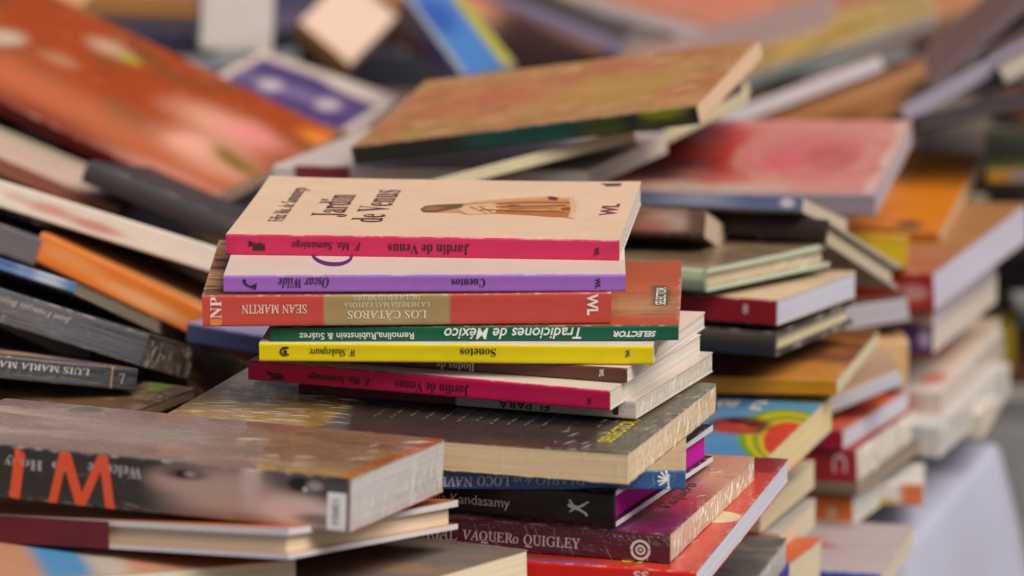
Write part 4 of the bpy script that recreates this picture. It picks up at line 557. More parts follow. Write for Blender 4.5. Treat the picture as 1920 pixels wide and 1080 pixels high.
{'name': 'paperback_book', 'label': 'black green book just below the lavender edge at the right border', 'group': 'books heaped at the back', 'kind': 'p', 'sp': 'f', 'loc': (0.37702, 3.15762, 0.18018), 'ypr': (-3.229, -10.993, -13.188), 'dims': (0.21, 0.11999, 0.01061), 'page': '3a3638', 'top': {'base': '1e201a', 'lay': [], 'r': 0.45, 'c': 0.0, 'b': '', 'w': 0.0}, 'spine': {'base': '2e2a30', 'lay': [('r', 0.0, 0.0, 1.0, 0.45, 0.15, '4a4446', 0.8)], 'r': 0.45, 'c': 0.0, 'b': '', 'w': 0.0}},
{'name': 'paperback_book', 'label': 'orange cover at the right border near the top', 'group': 'books heaped at the back', 'kind': 'p', 'sp': 'f', 'loc': (0.49254, 3.77, 0.17587), 'ypr': (-7.593, -0.42, -32.035), 'dims': (0.22507, 0.16881, 0.0135), 'page': 'b0a4a8', 'top': {'base': 'b87844', 'lay': [], 'r': 0.45, 'c': 0.0, 'b': '', 'w': 0.0}, 'spine': {'base': 'a08478', 'lay': [], 'r': 0.45, 'c': 0.0, 'b': '', 'w': 0.0}},
{'name': 'paperback_book', 'label': 'salmon cover with a lavender and cream edge at the top centre right', 'group': 'books heaped at the back', 'kind': 'p', 'sp': 'f', 'loc': (0.10157, 3.77096, 0.14224), 'ypr': (-10.921, -7.019, 13.24), 'dims': (0.22499, 0.16859, 0.01028), 'page': 'b8aaa4', 'top': {'base': 'b8765c', 'lay': [('e', 0.7, 0.4, 0.3, 0.4, 0, 0.6, 'a86a50', 0.6)], 'r': 0.45, 'c': 0.0, 'b': '', 'w': 0.0}, 'spine': {'base': 'a8a0a4', 'lay': [('r', 0.0, 0.0, 0.34, 1.0, 0.04, 'cfb898', 1)], 'r': 0.45, 'c': 0.0, 'b': '', 'w': 0.0}},
{'name': 'paperback_book', 'label': 'peach orange cover under the lilac edge at the top centre', 'group': 'books heaped at the back', 'kind': 'p', 'sp': 'f', 'loc': (-0.02833, 3.82248, 0.11537), 'ypr': (-11.339, 9.26, 24.595), 'dims': (0.22619, 0.17015, 0.00905), 'page': 'b08060', 'top': {'base': 'b87c50', 'lay': [('e', 0.35, 0.7, 0.3, 0.25, 0, 0.6, 'c06038', 0.9), ('e', 0.65, 0.6, 0.3, 0.3, 0, 0.6, 'caa080', 0.8)], 'r': 0.45, 'c': 0.0, 'b': '', 'w': 0.05}, 'spine': {'base': 'a86a40', 'lay': [], 'r': 0.45, 'c': 0.0, 'b': '', 'w': 0.0}},
{'name': 'paperback_book', 'label': 'lilac and red spined book at the top centre', 'group': 'books heaped at the back', 'kind': 'p', 'sp': 'f', 'loc': (-0.01232, 3.68309, 0.17971), 'ypr': (-6.145, -0.099, 21.142), 'dims': (0.22316, 0.15611, 0.00902), 'page': 'c0b8b8', 'top': {'base': '3a3030', 'lay': [], 'r': 0.45, 'c': 0.0, 'b': '', 'w': 0.0}, 'spine': {'base': '7c7492', 'lay': [('r', 0.0, 0.0, 0.6, 0.4, 0.2, 'a05050', 0.7)], 'r': 0.45, 'c': 0.0, 'b': '', 'w': 0.0}},
{'name': 'paperback_book', 'label': 'pink cover with red circles right of the topmost cream paperback', 'group': 'books heaped at the back', 'kind': 'p', 'sp': 'f', 'loc': (0.13384, 2.98231, 0.15924), 'ypr': (-12.679, 5.979, -1.705), 'dims': (0.2263, 0.16511, 0.01481), 'page': 'a89ca4', 'top': {'base': 'c47e74', 'lay': [('e', 0.4261, 0.4962, 0.22, 0.4, 0, 0.45, 'a82c20', 0.95), ('e', 0.447, 0.6863, 0.1, 0.2, 0, 0.4, 'b43a2c', 0.9), ('e', 0.3803, 0.2714, 0.12, 0.16, 0, 0.6, '4a4048', 0.7), ('e', 0.4423, 0.0435, 0.3, 0.08, 0, 0.4, 'b49c8c', 0.9), ('e', 0.784, 0.5156, 0.235, 0.44, 0, 0.08, 'c88c74', 0.8), ('e', 0.7794, 0.5154, 0.21, 0.39, 0, 0.08, 'b9646a', 0.8), ('e', 0.7764, 0.5152, 0.175, 0.33, 0, 0.1, 'c48672', 0.8), ('e', 0.7688, 0.5148, 0.15, 0.28, 0, 0.15, 'bb5c60', 0.8), ('e', 0.8261, 0.4807, 0.07, 0.14, 0, 0.4, 'a8564c', 0.8), ('e', 0.7033, 0.3631, 0.08, 0.12, 0, 0.5, 'c85a64', 0.8), ('r', 0.97, 0.0, 1.0, 1.0, 0.01, 'c8b0a4', 0.8), ('n', 9, 1, 1, 0.5, 0.62, 'b87068', 0.5, 4), ('n', 5, 1, 1.5, 0.55, 0.68, 'd09a86', 0.5, 9)], 'r': 0.45, 'c': 0.2, 'b': '', 'w': 0.07}, 'spine': {'base': '9a8c98', 'lay': [], 'r': 0.45, 'c': 0.0, 'b': '', 'w': 0.0}},
{'name': 'paperback_book', 'label': 'slate blue spined book beneath the pink circle cover', 'group': 'books heaped at the back', 'kind': 'p', 'sp': 'f', 'loc': (0.08679, 2.80732, 0.16728), 'ypr': (-16.181, -16.656, -0.933), 'dims': (0.2106, 0.13323, 0.0093), 'page': 'cdbca4', 'top': {'base': '8a7a78', 'lay': [], 'r': 0.45, 'c': 0.0, 'b': '', 'w': 0.0}, 'spine': {'base': '4e5a78', 'lay': [('r', 0.5324, -0.36, 0.8015, 1.6827, 0.08, '6e7484', 0.85), ('e', 0.9564, 0.5623, 0.02, 0.3, 0, 0.5, 'c0b8bc', 0.9), ('e', 0.6867, 0.6089, 0.08, 0.2, 0, 0.7, '8c90a0', 0.7)], 'r': 0.45, 'c': 0.0, 'b': '', 'w': 0.0}},
{'name': 'hardback_book', 'label': 'black hardback with cream page edges fanning down to the right', 'group': 'books in the stack behind on the right', 'kind': 'h', 'sp': 'f', 'loc': (0.11416, 2.81978, 0.14286), 'ypr': (-23.618, -22.207, 0.097), 'dims': (0.21007, 0.14309, 0.01448), 'page': 'cfc0a4', 'board_edge': 'a89a88', 'top': {'base': '2a2220', 'lay': [], 'r': 0.45, 'c': 0.0, 'b': '', 'w': 0.0}, 'spine': {'base': '2a201e', 'lay': [], 'r': 0.45, 'c': 0.0, 'b': '', 'w': 0.0}},
{'name': 'paperback_book', 'label': 'brown picture spined book beside the black hardback', 'group': 'books in the stack behind on the right', 'kind': 'p', 'sp': 'f', 'loc': (0.02946, 2.76985, 0.15761), 'ypr': (-13.792, -18.853, -0.208), 'dims': (0.20003, 0.13279, 0.01584), 'page': 'c2ae96', 'top': {'base': '5a4438', 'lay': [], 'r': 0.45, 'c': 0.0, 'b': '', 'w': 0.0}, 'spine': {'base': '6e4630', 'lay': [('e', 0.8937, 0.5317, 0.07, 0.35, 0, 0.6, 'a49088', 0.8), ('e', 0.8473, 0.3083, 0.05, 0.3, 0, 0.6, '94504a', 0.7), ('r', 0.9489, -0.1131, 1.0041, 1.2675, 0.02, '4a3a32', 0.8), ('r', 0.0, 0.0, 1.0, 0.15, 0.05, '2c2220', 0.9)], 'r': 0.45, 'c': 0.0, 'b': '', 'w': 0.0}},
{'name': 'paperback_book', 'label': 'grey brown cover with a green corner at the right border', 'group': 'books heaped at the back', 'kind': 'p', 'sp': 'f', 'loc': (0.39751, 3.33239, 0.09234), 'ypr': (-6.61, 1.094, 5.162), 'dims': (0.215, 0.17299, 0.01505), 'page': '9a8c80', 'top': {'base': '6e625a', 'lay': [('e', 0.55, 0.3, 0.35, 0.3, 0, 0.5, '8a8c40', 0.9), ('e', 0.4, 0.6, 0.3, 0.3, 0, 0.6, 'a08468', 0.7)], 'r': 0.45, 'c': 0.0, 'b': '', 'w': 0.0}, 'spine': {'base': '5e544c', 'lay': [], 'r': 0.45, 'c': 0.0, 'b': '', 'w': 0.0}},
{'name': 'paperback_book', 'label': 'orange cover with pale edge right of the pink circle cover', 'group': 'books heaped at the back', 'kind': 'p', 'sp': 'f', 'loc': (0.22974, 3.12246, 0.11697), 'ypr': (-13.056, 3.625, 3.65), 'dims': (0.1467, 0.21054, 0.01257), 'page': 'c8b498', 'top': {'base': 'c8741a', 'lay': [('e', 0.2, 0.45, 0.2, 0.5, 0, 0.6, '8a4c10', 0.7), ('e', 0.55, 0.42, 0.05, 0.05, 0, 0.5, '8a5414', 0.8), ('e', 0.85, 0.06, 0.06, 0.05, 0, 0.4, '4a3020', 0.9), ('e', 0.2, 0.85, 0.3, 0.15, 0, 0.6, 'c86a34', 0.7), ('r', 0.2, 0.6, 0.75, 0.64, 0.01, '7a4412', 0.7), ('r', 0.25, 0.5, 0.68, 0.54, 0.01, '7a4412', 0.7), ('r', 0.2, 0.7, 0.8, 0.76, 0.01, '8a4c14', 0.7), ('r', 0.3, 0.25, 0.8, 0.28, 0.01, '94541a', 0.5), ('n', 9, 1, 3, 0.6, 0.75, 'b0641c', 0.5, 3)], 'r': 0.45, 'c': 0.2, 'b': '', 'w': 0.0}, 'spine': {'base': '9c5c10', 'lay': [], 'r': 0.45, 'c': 0.0, 'b': '', 'w': 0.0}},
{'name': 'paperback_book', 'label': 'mustard yellow spined book under the orange cover', 'group': 'books heaped at the back', 'kind': 'p', 'sp': 'f', 'loc': (0.18741, 2.99002, 0.10325), 'ypr': (-2.393, -11.61, 4.555), 'dims': (0.13, 0.12999, 0.02074), 'page': 'c4b08c', 'top': {'base': 'a87c1c', 'lay': [], 'r': 0.45, 'c': 0.0, 'b': '', 'w': 0.0}, 'spine': {'base': 'b0940c', 'lay': [('r', 0.0, 0.7, 1.0, 1.0, 0.1, 'a87a18', 0.7)], 'r': 0.45, 'c': 0.0, 'b': '', 'w': 0.0}},
{'name': 'hardback_book', 'label': 'brown and pale green hardback with a wrapped cream page edge', 'group': 'books in the stack behind on the right', 'kind': 'h', 'sp': 'f', 'loc': (0.05844, 2.73516, 0.15248), 'ypr': (-35.036, -3.328, -2.532), 'dims': (0.21951, 0.13716, 0.01311), 'page': 'd6c7a4', 'wrap': 1, 'board_edge': 'aebca8', 'crease': [('r', 0.55, 0.8, 0.2, 0.8, 14, 10, 40, 50, 1.0)], 'top': {'base': '6a5240', 'lay': [('n', 4, 1, 4, 0.5, 0.64, '8e8a66', 0.85, 2), ('r', 0.0, 0.0, 1.0, 0.14, 0.08, '9a8c70', 0.7), ('n', 3, 1, 3, 0.6, 0.72, '4a2e24', 0.7, 6)], 'r': 0.45, 'c': 0.4, 'b': '', 'w': 0.0}, 'spine': {'base': '2c2626', 'lay': [('r', 0.915, 0.0, 1.0, 1.0, 0.012, 'a8b494', 1)], 'r': 0.45, 'c': 0.0, 'b': '', 'w': 0.0}},
{'name': 'paperback_book', 'label': 'maroon spined book with cream top and white page edges', 'group': 'books in the stack behind on the right', 'kind': 'p', 'sp': 'f', 'loc': (0.0769, 2.72519, 0.13401), 'ypr': (-23.835, -4.091, -1.233), 'dims': (0.21958, 0.13376, 0.01447), 'page': 'bdbdce', 'top': {'base': 'd3b999', 'lay': [('r', 0.0, 0.6, 1.0, 1.0, 0.2, 'b89a80', 0.7)], 'r': 0.45, 'c': 0.0, 'b': '', 'w': 0.0}, 'spine': {'base': '7c1420', 'lay': [], 'r': 0.45, 'c': 0.15, 'b': '', 'w': 0.0}, 'txt': [('spine_lettering', 's', '8', 'gb', 0.9142, 0.589, 0.0133, 0.3818, 0, 'd0b8bc')]},
{'name': 'hardback_book', 'label': 'black hardback with cream page edges under the maroon book', 'group': 'books in the stack behind on the right', 'kind': 'h', 'sp': 'f', 'loc': (0.07567, 2.72516, 0.11703), 'ypr': (-23.033, -3.576, -0.976), 'dims': (0.21966, 0.1381, 0.01373), 'page': 'd8cba6', 'top': {'base': '2e2a2a', 'lay': [], 'r': 0.45, 'c': 0.0, 'b': '', 'w': 0.0}, 'spine': {'base': '302c2c', 'lay': [('r', 0.0, 0.75, 1.0, 1.0, 0.1, '463e3a', 0.8)], 'r': 0.45, 'c': 0.0, 'b': '', 'w': 0.0}},
{'name': 'paperback_book', 'label': 'brown orange picture book with a gold front edge under the black hardback', 'group': 'books in the stack behind on the right', 'kind': 'p', 'sp': 'f', 'loc': (0.09768, 2.73514, 0.09061), 'ypr': (-14.059, -0.875, -2.056), 'dims': (0.21982, 0.14469, 0.00962), 'page': 'c9bea0', 'top': {'base': '6a422a', 'lay': [('n', 4, 1, 2.5, 0.5, 0.64, 'a8642c', 0.9, 2), ('n', 5, 1, 3, 0.56, 0.7, '3a2a22', 0.8, 5), ('e', 0.9, 0.15, 0.14, 0.2, 0, 0.4, 'c08038', 0.9), ('e', 0.6, 0.3, 0.12, 0.2, 0, 0.5, '94502c', 0.8)], 'r': 0.45, 'c': 0.3, 'b': '', 'w': 0.0}, 'spine': {'base': 'b47a18', 'lay': [], 'r': 0.45, 'c': 0.1, 'b': '', 'w': 0.0}},
{'name': 'paperback_book', 'label': 'blue cover with a rainbow corner and cream page edges', 'group': 'books in the stack behind on the right', 'kind': 'p', 'sp': 'f', 'loc': (0.06779, 2.6249, 0.06722), 'ypr': (-18.631, 1.322, -0.486), 'dims': (0.20014, 0.14723, 0.02068), 'page': 'dcc698', 'top': {'base': '4c7ca6', 'lay': [('n', 3, 1, 1, 0.4, 0.7, '5a88b0', 0.5, 2), ('r', 0.86, 0.86, 1.0, 1.1, 0.03, '86a81c', 1), ('e', 1.02, 0.3, 0.155, 0.46, 14, 0.06, '5c8a28', 1), ('e', 1.025, 0.29, 0.135, 0.42, 14, 0.06, 'b8a41c', 1), ('e', 1.03, 0.28, 0.118, 0.38, 14, 0.06, '6a8420', 1), ('e', 1.03, 0.27, 0.102, 0.34, 14, 0.06, 'bca028', 1), ('e', 1.035, 0.26, 0.088, 0.3, 14, 0.06, 'c03a28', 1), ('e', 0.8311, 0.4623, 0.09, 0.13, 8, 0.25, '5a2420', 0.95), ('n', 60, 1, 0.6, 0.5, 0.55, 'b8402c', 0, 2), ('e', 0.8069, 0.4284, 0.04, 0.06, 0, 0.3, 'a83428', 0.9), ('e', 0.8581, 0.4308, 0.03, 0.05, 0, 0.3, 'b23c2c', 0.9), ('e', 0.8124, 0.5139, 0.03, 0.03, 0, 0.3, '1c1414', 0.9), ('e', 0.8675, 0.4758, 0.02, 0.03, 0, 0.3, '1c1414', 0.9), ('e', 0.8698, 0.3525, 0.1, 0.015, 0, 0.4, 'b05a48', 0.7)], 'r': 0.45, 'c': 0.3, 'b': '', 'w': 0.01}, 'spine': {'base': '3c6a94', 'lay': [], 'r': 0.45, 'c': 0.0, 'b': '', 'w': 0.0}, 'txt': [('cover_lettering', 't', 'a', 'gb', 0.735, 0.77, 0.06, 0.1, 90, 'd0ccc4'), ('cover_lettering', 't', 'ni', 'gb', 0.82, 0.8, 0.05, 0.2, 90, 'd0ccc4')]},
{'name': 'paperback_book', 'label': 'cream page edges of a book directly under the rainbow cover', 'group': 'books in the stack behind on the right', 'kind': 'p', 'sp': 'f', 'loc': (0.06514, 2.68019, 0.02498), 'ypr': (-18.076, -1.477, -0.341), 'dims': (0.19974, 0.12491, 0.01522), 'page': 'd6c6a6', 'top': {'base': 'cfc2a8', 'lay': [], 'r': 0.45, 'c': 0.0, 'b': '', 'w': 0.0}, 'spine': {'base': 'a89a88', 'lay': [], 'r': 0.45, 'c': 0.0, 'b': '', 'w': 0.0}},
{'name': 'paperback_book', 'label': 'cream book lowest under the rainbow cover', 'group': 'books in the stack behind on the right', 'kind': 'p', 'sp': 'f', 'loc': (0.06962, 2.68035, 0.00334), 'ypr': (-14.295, -4.232, -0.004), 'dims': (0.19961, 0.11347, 0.01601), 'page': 'd2c4ac', 'top': {'base': 'b0a8a4', 'lay': [], 'r': 0.45, 'c': 0.0, 'b': '', 'w': 0.0}, 'spine': {'base': '8a7a70', 'lay': [], 'r': 0.45, 'c': 0.0, 'b': '', 'w': 0.0}},
{'name': 'paperback_book', 'label': 'dark grey glossy book at the bottom edge right of the red one', 'group': 'books in the stack behind on the right', 'kind': 'p', 'sp': 'f', 'loc': (0.0383, 2.5, 0.02043), 'ypr': (-15.198, 0.556, 0.014), 'dims': (0.2, 0.14, 0.015), 'page': 'a9a8a8', 'wrap': 1, 'crease': [('r', 0.05, 0.95, 0.05, 0.95, 20, 10, 80, 14, 0.4)], 'top': {'base': '4c4a4a', 'lay': [('n', 4, 1, 2, 0.5, 0.7, '80705e', 0.7, 2), ('n', 4, 1, 1, 0.55, 0.7, '2e2c30', 0.7, 5)], 'r': 0.45, 'c': 0.4, 'b': 'film', 'w': 0.0}, 'spine': {'base': '3c3a3a', 'lay': [], 'r': 0.45, 'c': 0.0, 'b': '', 'w': 0.0}},
{'name': 'paperback_book', 'label': 'book with an orange red corner and cream page edges near the bottom', 'group': 'books in the stack behind on the right', 'kind': 'p', 'sp': 'f', 'loc': (0.07007, 2.62232, -0.00771), 'ypr': (-13.884, -7.456, 0.388), 'dims': (0.1996, 0.10465, 0.02203), 'page': 'd6c8ac', 'top': {'base': 'c05a2c', 'lay': [], 'r': 0.45, 'c': 0.0, 'b': '', 'w': 0.0}, 'spine': {'base': '4a48a0', 'lay': [], 'r': 0.45, 'c': 0.0, 'b': '', 'w': 0.0}},
{'name': 'paperback_book', 'label': 'crimson spined book with lavender page edges topmost by the cloth', 'group': 'books stacked along the cloth edge', 'kind': 'p', 'sp': 'f', 'loc': (0.13542, 2.90012, 0.01979), 'ypr': (-22.817, -1.47, -0.966), 'dims': (0.19978, 0.12999, 0.01205), 'page': 'c2c2d2', 'top': {'base': 'c89c84', 'lay': [('r', 0.84, 0.0, 1.0, 1.0, 0.03, 'b8402c', 0.9)], 'r': 0.45, 'c': 0.0, 'b': '', 'w': 0.0}, 'spine': {'base': 'a01c3c', 'lay': [], 'r': 0.45, 'c': 0.0, 'b': '', 'w': 0.0}},
{'name': 'paperback_book', 'label': 'dark red spined wrapped book with a white mark under the crimson one', 'group': 'books stacked along the cloth edge', 'kind': 'p', 'sp': 'f', 'loc': (0.14157, 2.90006, -0.00652), 'ypr': (-20.455, -1.981, -3.115), 'dims': (0.1999, 0.13535, 0.02193), 'page': 'cdc6bc', 'wrap': 1, 'crease': [('r', 0.05, 0.95, 0.05, 0.95, 40, 16, 80, 14, 1.3)], 'top': {'base': '8a2830', 'lay': [], 'r': 0.45, 'c': 0.0, 'b': '', 'w': 0.0}, 'spine': {'base': '8e262e', 'lay': [('n', 4, 1, 2, 0.5, 0.7, '7a2a38', 0.6, 2)], 'r': 0.45, 'c': 0.0, 'b': '', 'w': 0.0}, 'txt': [('spine_lettering', 's', 'C', 'gb', 0.9459, 0.5994, 0.0443, 0.548, 270, 'd8b8b8')]},
{'name': 'paperback_book', 'label': 'thin brown book between the dark red and the orange spines', 'group': 'books stacked along the cloth edge', 'kind': 'p', 'sp': 'f', 'loc': (0.14587, 2.90002, -0.00886), 'ypr': (-22.561, -0.63, -1.856), 'dims': (0.19996, 0.13995, 0.00681), 'page': '8a7a70', 'top': {'base': '5a4c40', 'lay': [], 'r': 0.45, 'c': 0.0, 'b': '', 'w': 0.0}, 'spine': {'base': '6a5a4a', 'lay': [], 'r': 0.45, 'c': 0.0, 'b': '', 'w': 0.0}},
{'name': 'paperback_book', 'label': 'orange spined book lowest of the cloth edge stack', 'group': 'books stacked along the cloth edge', 'kind': 'p', 'sp': 'f', 'loc': (0.13716, 2.90015, -0.03221), 'ypr': (-19.793, -2.091, -1.766), 'dims': (0.19978, 0.12774, 0.01855), 'page': 'c4c0bc', 'top': {'base': 'c8a888', 'lay': [], 'r': 0.45, 'c': 0.0, 'b': '', 'w': 0.0}, 'spine': {'base': 'cc6c30', 'lay': [], 'r': 0.45, 'c': 0.0, 'b': '', 'w': 0.0}, 'txt': [('spine_lettering', 's', 'S', 'gb', 0.9344, 0.4304, 0.0307, 0.4706, 270, 'e0c0a4')]},
{'name': 'paperback_book', 'label': 'pale lilac cover with a red dot lying on the cloth', 'group': 'books stacked along the cloth edge', 'kind': 'p', 'sp': 'f', 'loc': (0.16874, 2.75255, -0.03712), 'ypr': (-13.717, -1.26, -0.258), 'dims': (0.12982, 0.12443, 0.014), 'page': 'cfc2b0', 'top': {'base': 'a89a9c', 'lay': [('e', 0.62, 0.5, 0.09, 0.06, 0, 0.4, 'a85450', 0.9), ('e', 0.62, 0.92, 0.12, 0.05, 0, 0.5, '6a6468', 0.8), ('r', 0.0, 0.0, 0.7, 0.04, 0.01, '2c4490', 1)], 'r': 0.45, 'c': 0.0, 'b': '', 'w': 0.0}, 'spine': {'base': '2c4490', 'lay': [], 'r': 0.45, 'c': 0.0, 'b': '', 'w': 0.0}},
{'name': 'paperback_book', 'label': 'white book with an orange end near the cloth edge', 'group': 'books stacked along the cloth edge', 'kind': 'p', 'sp': 'f', 'loc': (0.20099, 2.95012, -0.02887), 'ypr': (-5.743, 0.003, -0.441), 'dims': (0.13, 0.15994, 0.01385), 'page': 'cac6c4', 'top': {'base': 'c8c4c0', 'lay': [], 'r': 0.45, 'c': 0.0, 'b': '', 'w': 0.0}, 'spine': {'base': 'cfc8c4', 'lay': [('r', 0.8909, -0.3011, 1.0242, 1.6908, 0.03, 'c06a40', 1), ('e', 0.8197, 0.049, 0.06, 0.3, 0, 0.5, 'a8941c', 0.9)], 'r': 0.45, 'c': 0.0, 'b': '', 'w': 0.0}},
{'name': 'paperback_book', 'label': 'thick red spined book with a tan cover reaching to the right border', 'group': 'books stacked along the cloth edge', 'kind': 'p', 'sp': 'f', 'loc': (0.21526, 3.04961, 0.08386), 'ypr': (-23.498, 2.752, -2.794), 'dims': (0.20011, 0.19713, 0.0248), 'page': 'b9b6c8', 'top': {'base': '9a6c46', 'lay': [('r', 0.0, 0.0, 1.0, 0.25, 0.15, '9c4a38', 0.8), ('n', 3, 1, 3, 0.5, 0.7, 'a87a50', 0.6, 2)], 'r': 0.45, 'c': 0.0, 'b': '', 'w': 0.0}, 'spine': {'base': '9c2620', 'lay': [('e', 0.9323, 0.497, 0.05, 0.2, 0, 0.5, 'c89890', 0.85)], 'r': 0.45, 'c': 0.0, 'b': '', 'w': 0.0}},
{'name': 'paperback_book', 'label': 'thin pink spined book under the thick red one', 'group': 'books stacked along the cloth edge', 'kind': 'p', 'sp': 'f', 'loc': (0.20245, 3.05001, 0.0701), 'ypr': (-19.308, 0.005, -0.563), 'dims': (0.2, 0.17, 0.00747), 'page': 'c4beca', 'top': {'base': 'd0c0b8', 'lay': [], 'r': 0.45, 'c': 0.0, 'b': '', 'w': 0.0}, 'spine': {'base': 'bd9488', 'lay': [], 'r': 0.45, 'c': 0.0, 'b': '', 'w': 0.0}},
{'name': 'paperback_book', 'label': 'purple spined book under the pink one', 'group': 'books stacked along the cloth edge', 'kind': 'p', 'sp': 'f', 'loc': (0.20312, 3.04991, 0.05222), 'ypr': (-19.71, 0.014, -0.348), 'dims': (0.20002, 0.17004, 0.017), 'page': 'ccc0b4', 'top': {'base': 'b8aac0', 'lay': [], 'r': 0.45, 'c': 0.0, 'b': '', 'w': 0.0}, 'spine': {'base': '45265c', 'lay': [('e', 0.972, 0.5471, 0.02, 0.3, 0, 0.5, 'a898b0', 0.9)], 'r': 0.45, 'c': 0.0, 'b': '', 'w': 0.0}},
{'name': 'paperback_book', 'label': 'lavender white page edges left of the red spine', 'group': 'books stacked along the cloth edge', 'kind': 'p', 'sp': 'f', 'loc': (0.19202, 2.97993, 0.06875), 'ypr': (-3.81, -0.266, -9.625), 'dims': (0.13, 0.13002, 0.01465), 'page': 'b6b4c0', 'top': {'base': '5a4038', 'lay': [], 'r': 0.45, 'c': 0.0, 'b': '', 'w': 0.0}, 'spine': {'base': 'b6b4c2', 'lay': [], 'r': 0.45, 'c': 0.0, 'b': '', 'w': 0.0}},
{'name': 'paperback_book', 'label': 'tan upright fronted book beside the purple spine', 'group': 'books stacked along the cloth edge', 'kind': 'p', 'sp': 'f', 'loc': (0.1755, 2.97992, 0.03858), 'ypr': (3.668, -0.073, -0.139), 'dims': (0.14, 0.16004, 0.0295), 'page': 'c8b8a8', 'top': {'base': 'c8a07c', 'lay': [], 'r': 0.45, 'c': 0.0, 'b': '', 'w': 0.0}, 'spine': {'base': 'c6a272', 'lay': [('r', 0.0, 0.0, 0.8, 0.25, 0.2, 'a8983c', 0.6)], 'r': 0.45, 'c': 0.0, 'b': '', 'w': 0.0}},
{'name': 'paperback_book', 'label': 'white edged book below the golden picture book', 'group': 'books stacked along the cloth edge', 'kind': 'p', 'sp': 'f', 'loc': (0.18034, 2.90011, 0.03147), 'ypr': (1.421, -1.032, -22.486), 'dims': (0.13, 0.13996, 0.00935), 'page': 'c4c0c0', 'top': {'base': 'cba890', 'lay': [('r', 0.0, 0.0, 1.0, 0.4, 0.2, 'b89080', 0.6)], 'r': 0.45, 'c': 0.0, 'b': '', 'w': 0.0}, 'spine': {'base': 'c2c2cc', 'lay': [('r', 0.3, 0.0, 0.75, 1.0, 0.1, 'a8acb4', 0.7)], 'r': 0.45, 'c': 0.0, 'b': '', 'w': 0.0}},
{'name': 'paperback_book', 'label': 'cream book in the pale jumble, farthest back before the yellow box', 'group': 'books stacked along the cloth edge', 'kind': 'p', 'sp': 'f', 'loc': (0.2453, 3.0999, 0.01181), 'ypr': (-17.516, 0.335, 0.131), 'dims': (0.14001, 0.15004, 0.01603), 'page': 'ccc0b2', 'top': {'base': 'cfb8a4', 'lay': [('e', 0.8, 0.3, 0.1, 0.2, 0, 0.5, 'b8543c', 0.8)], 'r': 0.45, 'c': 0.0, 'b': '', 'w': 0.0}, 'spine': {'base': 'c8a890', 'lay': [('e', 0.9, 0.5, 0.06, 0.4, 0, 0.5, 'b04a38', 0.8)], 'r': 0.45, 'c': 0.0, 'b': '', 'w': 0.0}},
{'name': 'paperback_book', 'label': 'white wrapped book with an orange fleck in the pale jumble', 'group': 'books stacked along the cloth edge', 'kind': 'p', 'sp': 'f', 'loc': (0.23781, 3.0499, 0.00738), 'ypr': (-18.615, 0.255, -0.179), 'dims': (0.14001, 0.18006, 0.01923), 'page': 'bfb0a8', 'wrap': 1, 'top': {'base': 'c8bfb8', 'lay': [('e', 0.9, 0.2, 0.06, 0.1, 0, 0.5, 'c06a50', 0.9)], 'r': 0.45, 'c': 0.0, 'b': '', 'w': 0.0}, 'spine': {'base': 'c4b4ac', 'lay': [('e', 0.8, 0.5, 0.1, 0.4, 0, 0.6, 'a8644c', 0.7)], 'r': 0.45, 'c': 0.0, 'b': '', 'w': 0.0}},
{'name': 'paperback_book', 'label': 'cream topped book hanging over the cloth edge with a yellow tag', 'group': 'books stacked along the cloth edge', 'kind': 'p', 'sp': 'f', 'loc': (0.25271, 3.11988, -0.01851), 'ypr': (-15.053, 0.532, 0.089), 'dims': (0.14001, 0.15005, 0.02061), 'page': 'cdb89a', 'top': {'base': 'd0c0ac', 'lay': [], 'r': 0.45, 'c': 0.0, 'b': '', 'w': 0.0}, 'spine': {'base': 'c8b8a4', 'lay': [('e', 0.96, 0.2, 0.04, 0.4, 0, 0.4, 'c8a428', 0.95)], 'r': 0.45, 'c': 0.0, 'b': '', 'w': 0.0}},
{'name': 'paperback_book', 'label': 'grey wrapped book lowest in the pale jumble by the cloth', 'group': 'books stacked along the cloth edge', 'kind': 'p', 'sp': 'f', 'loc': (0.23536, 3.01993, -0.00939), 'ypr': (-19.56, -0.053, 0.467), 'dims': (0.14001, 0.18004, 0.0209), 'page': 'b8b4b4', 'wrap': 1, 'crease': [('r', 0.05, 0.95, 0.05, 0.95, 20, 16, 70, 20, 1.2)], 'top': {'base': 'bab6b4', 'lay': [], 'r': 0.45, 'c': 0.0, 'b': '', 'w': 0.0}, 'spine': {'base': 'b6b2b2', 'lay': [('r', 0.5, 0.6, 0.9, 1.0, 0.1, '7a86a4', 0.8)], 'r': 0.45, 'c': 0.0, 'b': '', 'w': 0.0}},
{'name': 'paperback_book', 'label': 'small yellow book at the right border', 'group': 'books stacked along the cloth edge', 'kind': 'p', 'sp': 'f', 'loc': (0.35216, 3.30001, -0.02743), 'ypr': (-4.966, 0.049, -0.572), 'dims': (0.01589, 0.10999, 0.0304), 'page': 'c0b484', 'top': {'base': 'b8a028', 'lay': [], 'r': 0.45, 'c': 0.0, 'b': '', 'w': 0.0}, 'spine': {'base': 'bea526', 'lay': [('r', 0.0, 0.0, 1.0, 0.25, 0.1, '8a7a30', 0.7)], 'r': 0.45, 'c': 0.0, 'b': '', 'w': 0.0}},
{'name': 'paperback_book', 'label': 'black spined book at the right border above the yellow one', 'group': 'books heaped at the back', 'kind': 'p', 'sp': 'f', 'loc': (0.43111, 3.44988, 0.00883), 'ypr': (5.013, -0.434, -2.125), 'dims': (0.16, 0.20009, 0.02406), 'page': '8a8480', 'top': {'base': '3a3434', 'lay': [], 'r': 0.45, 'c': 0.0, 'b': '', 'w': 0.0}, 'spine': {'base': '1e1c20', 'lay': [], 'r': 0.45, 'c': 0.0, 'b': '', 'w': 0.0}},
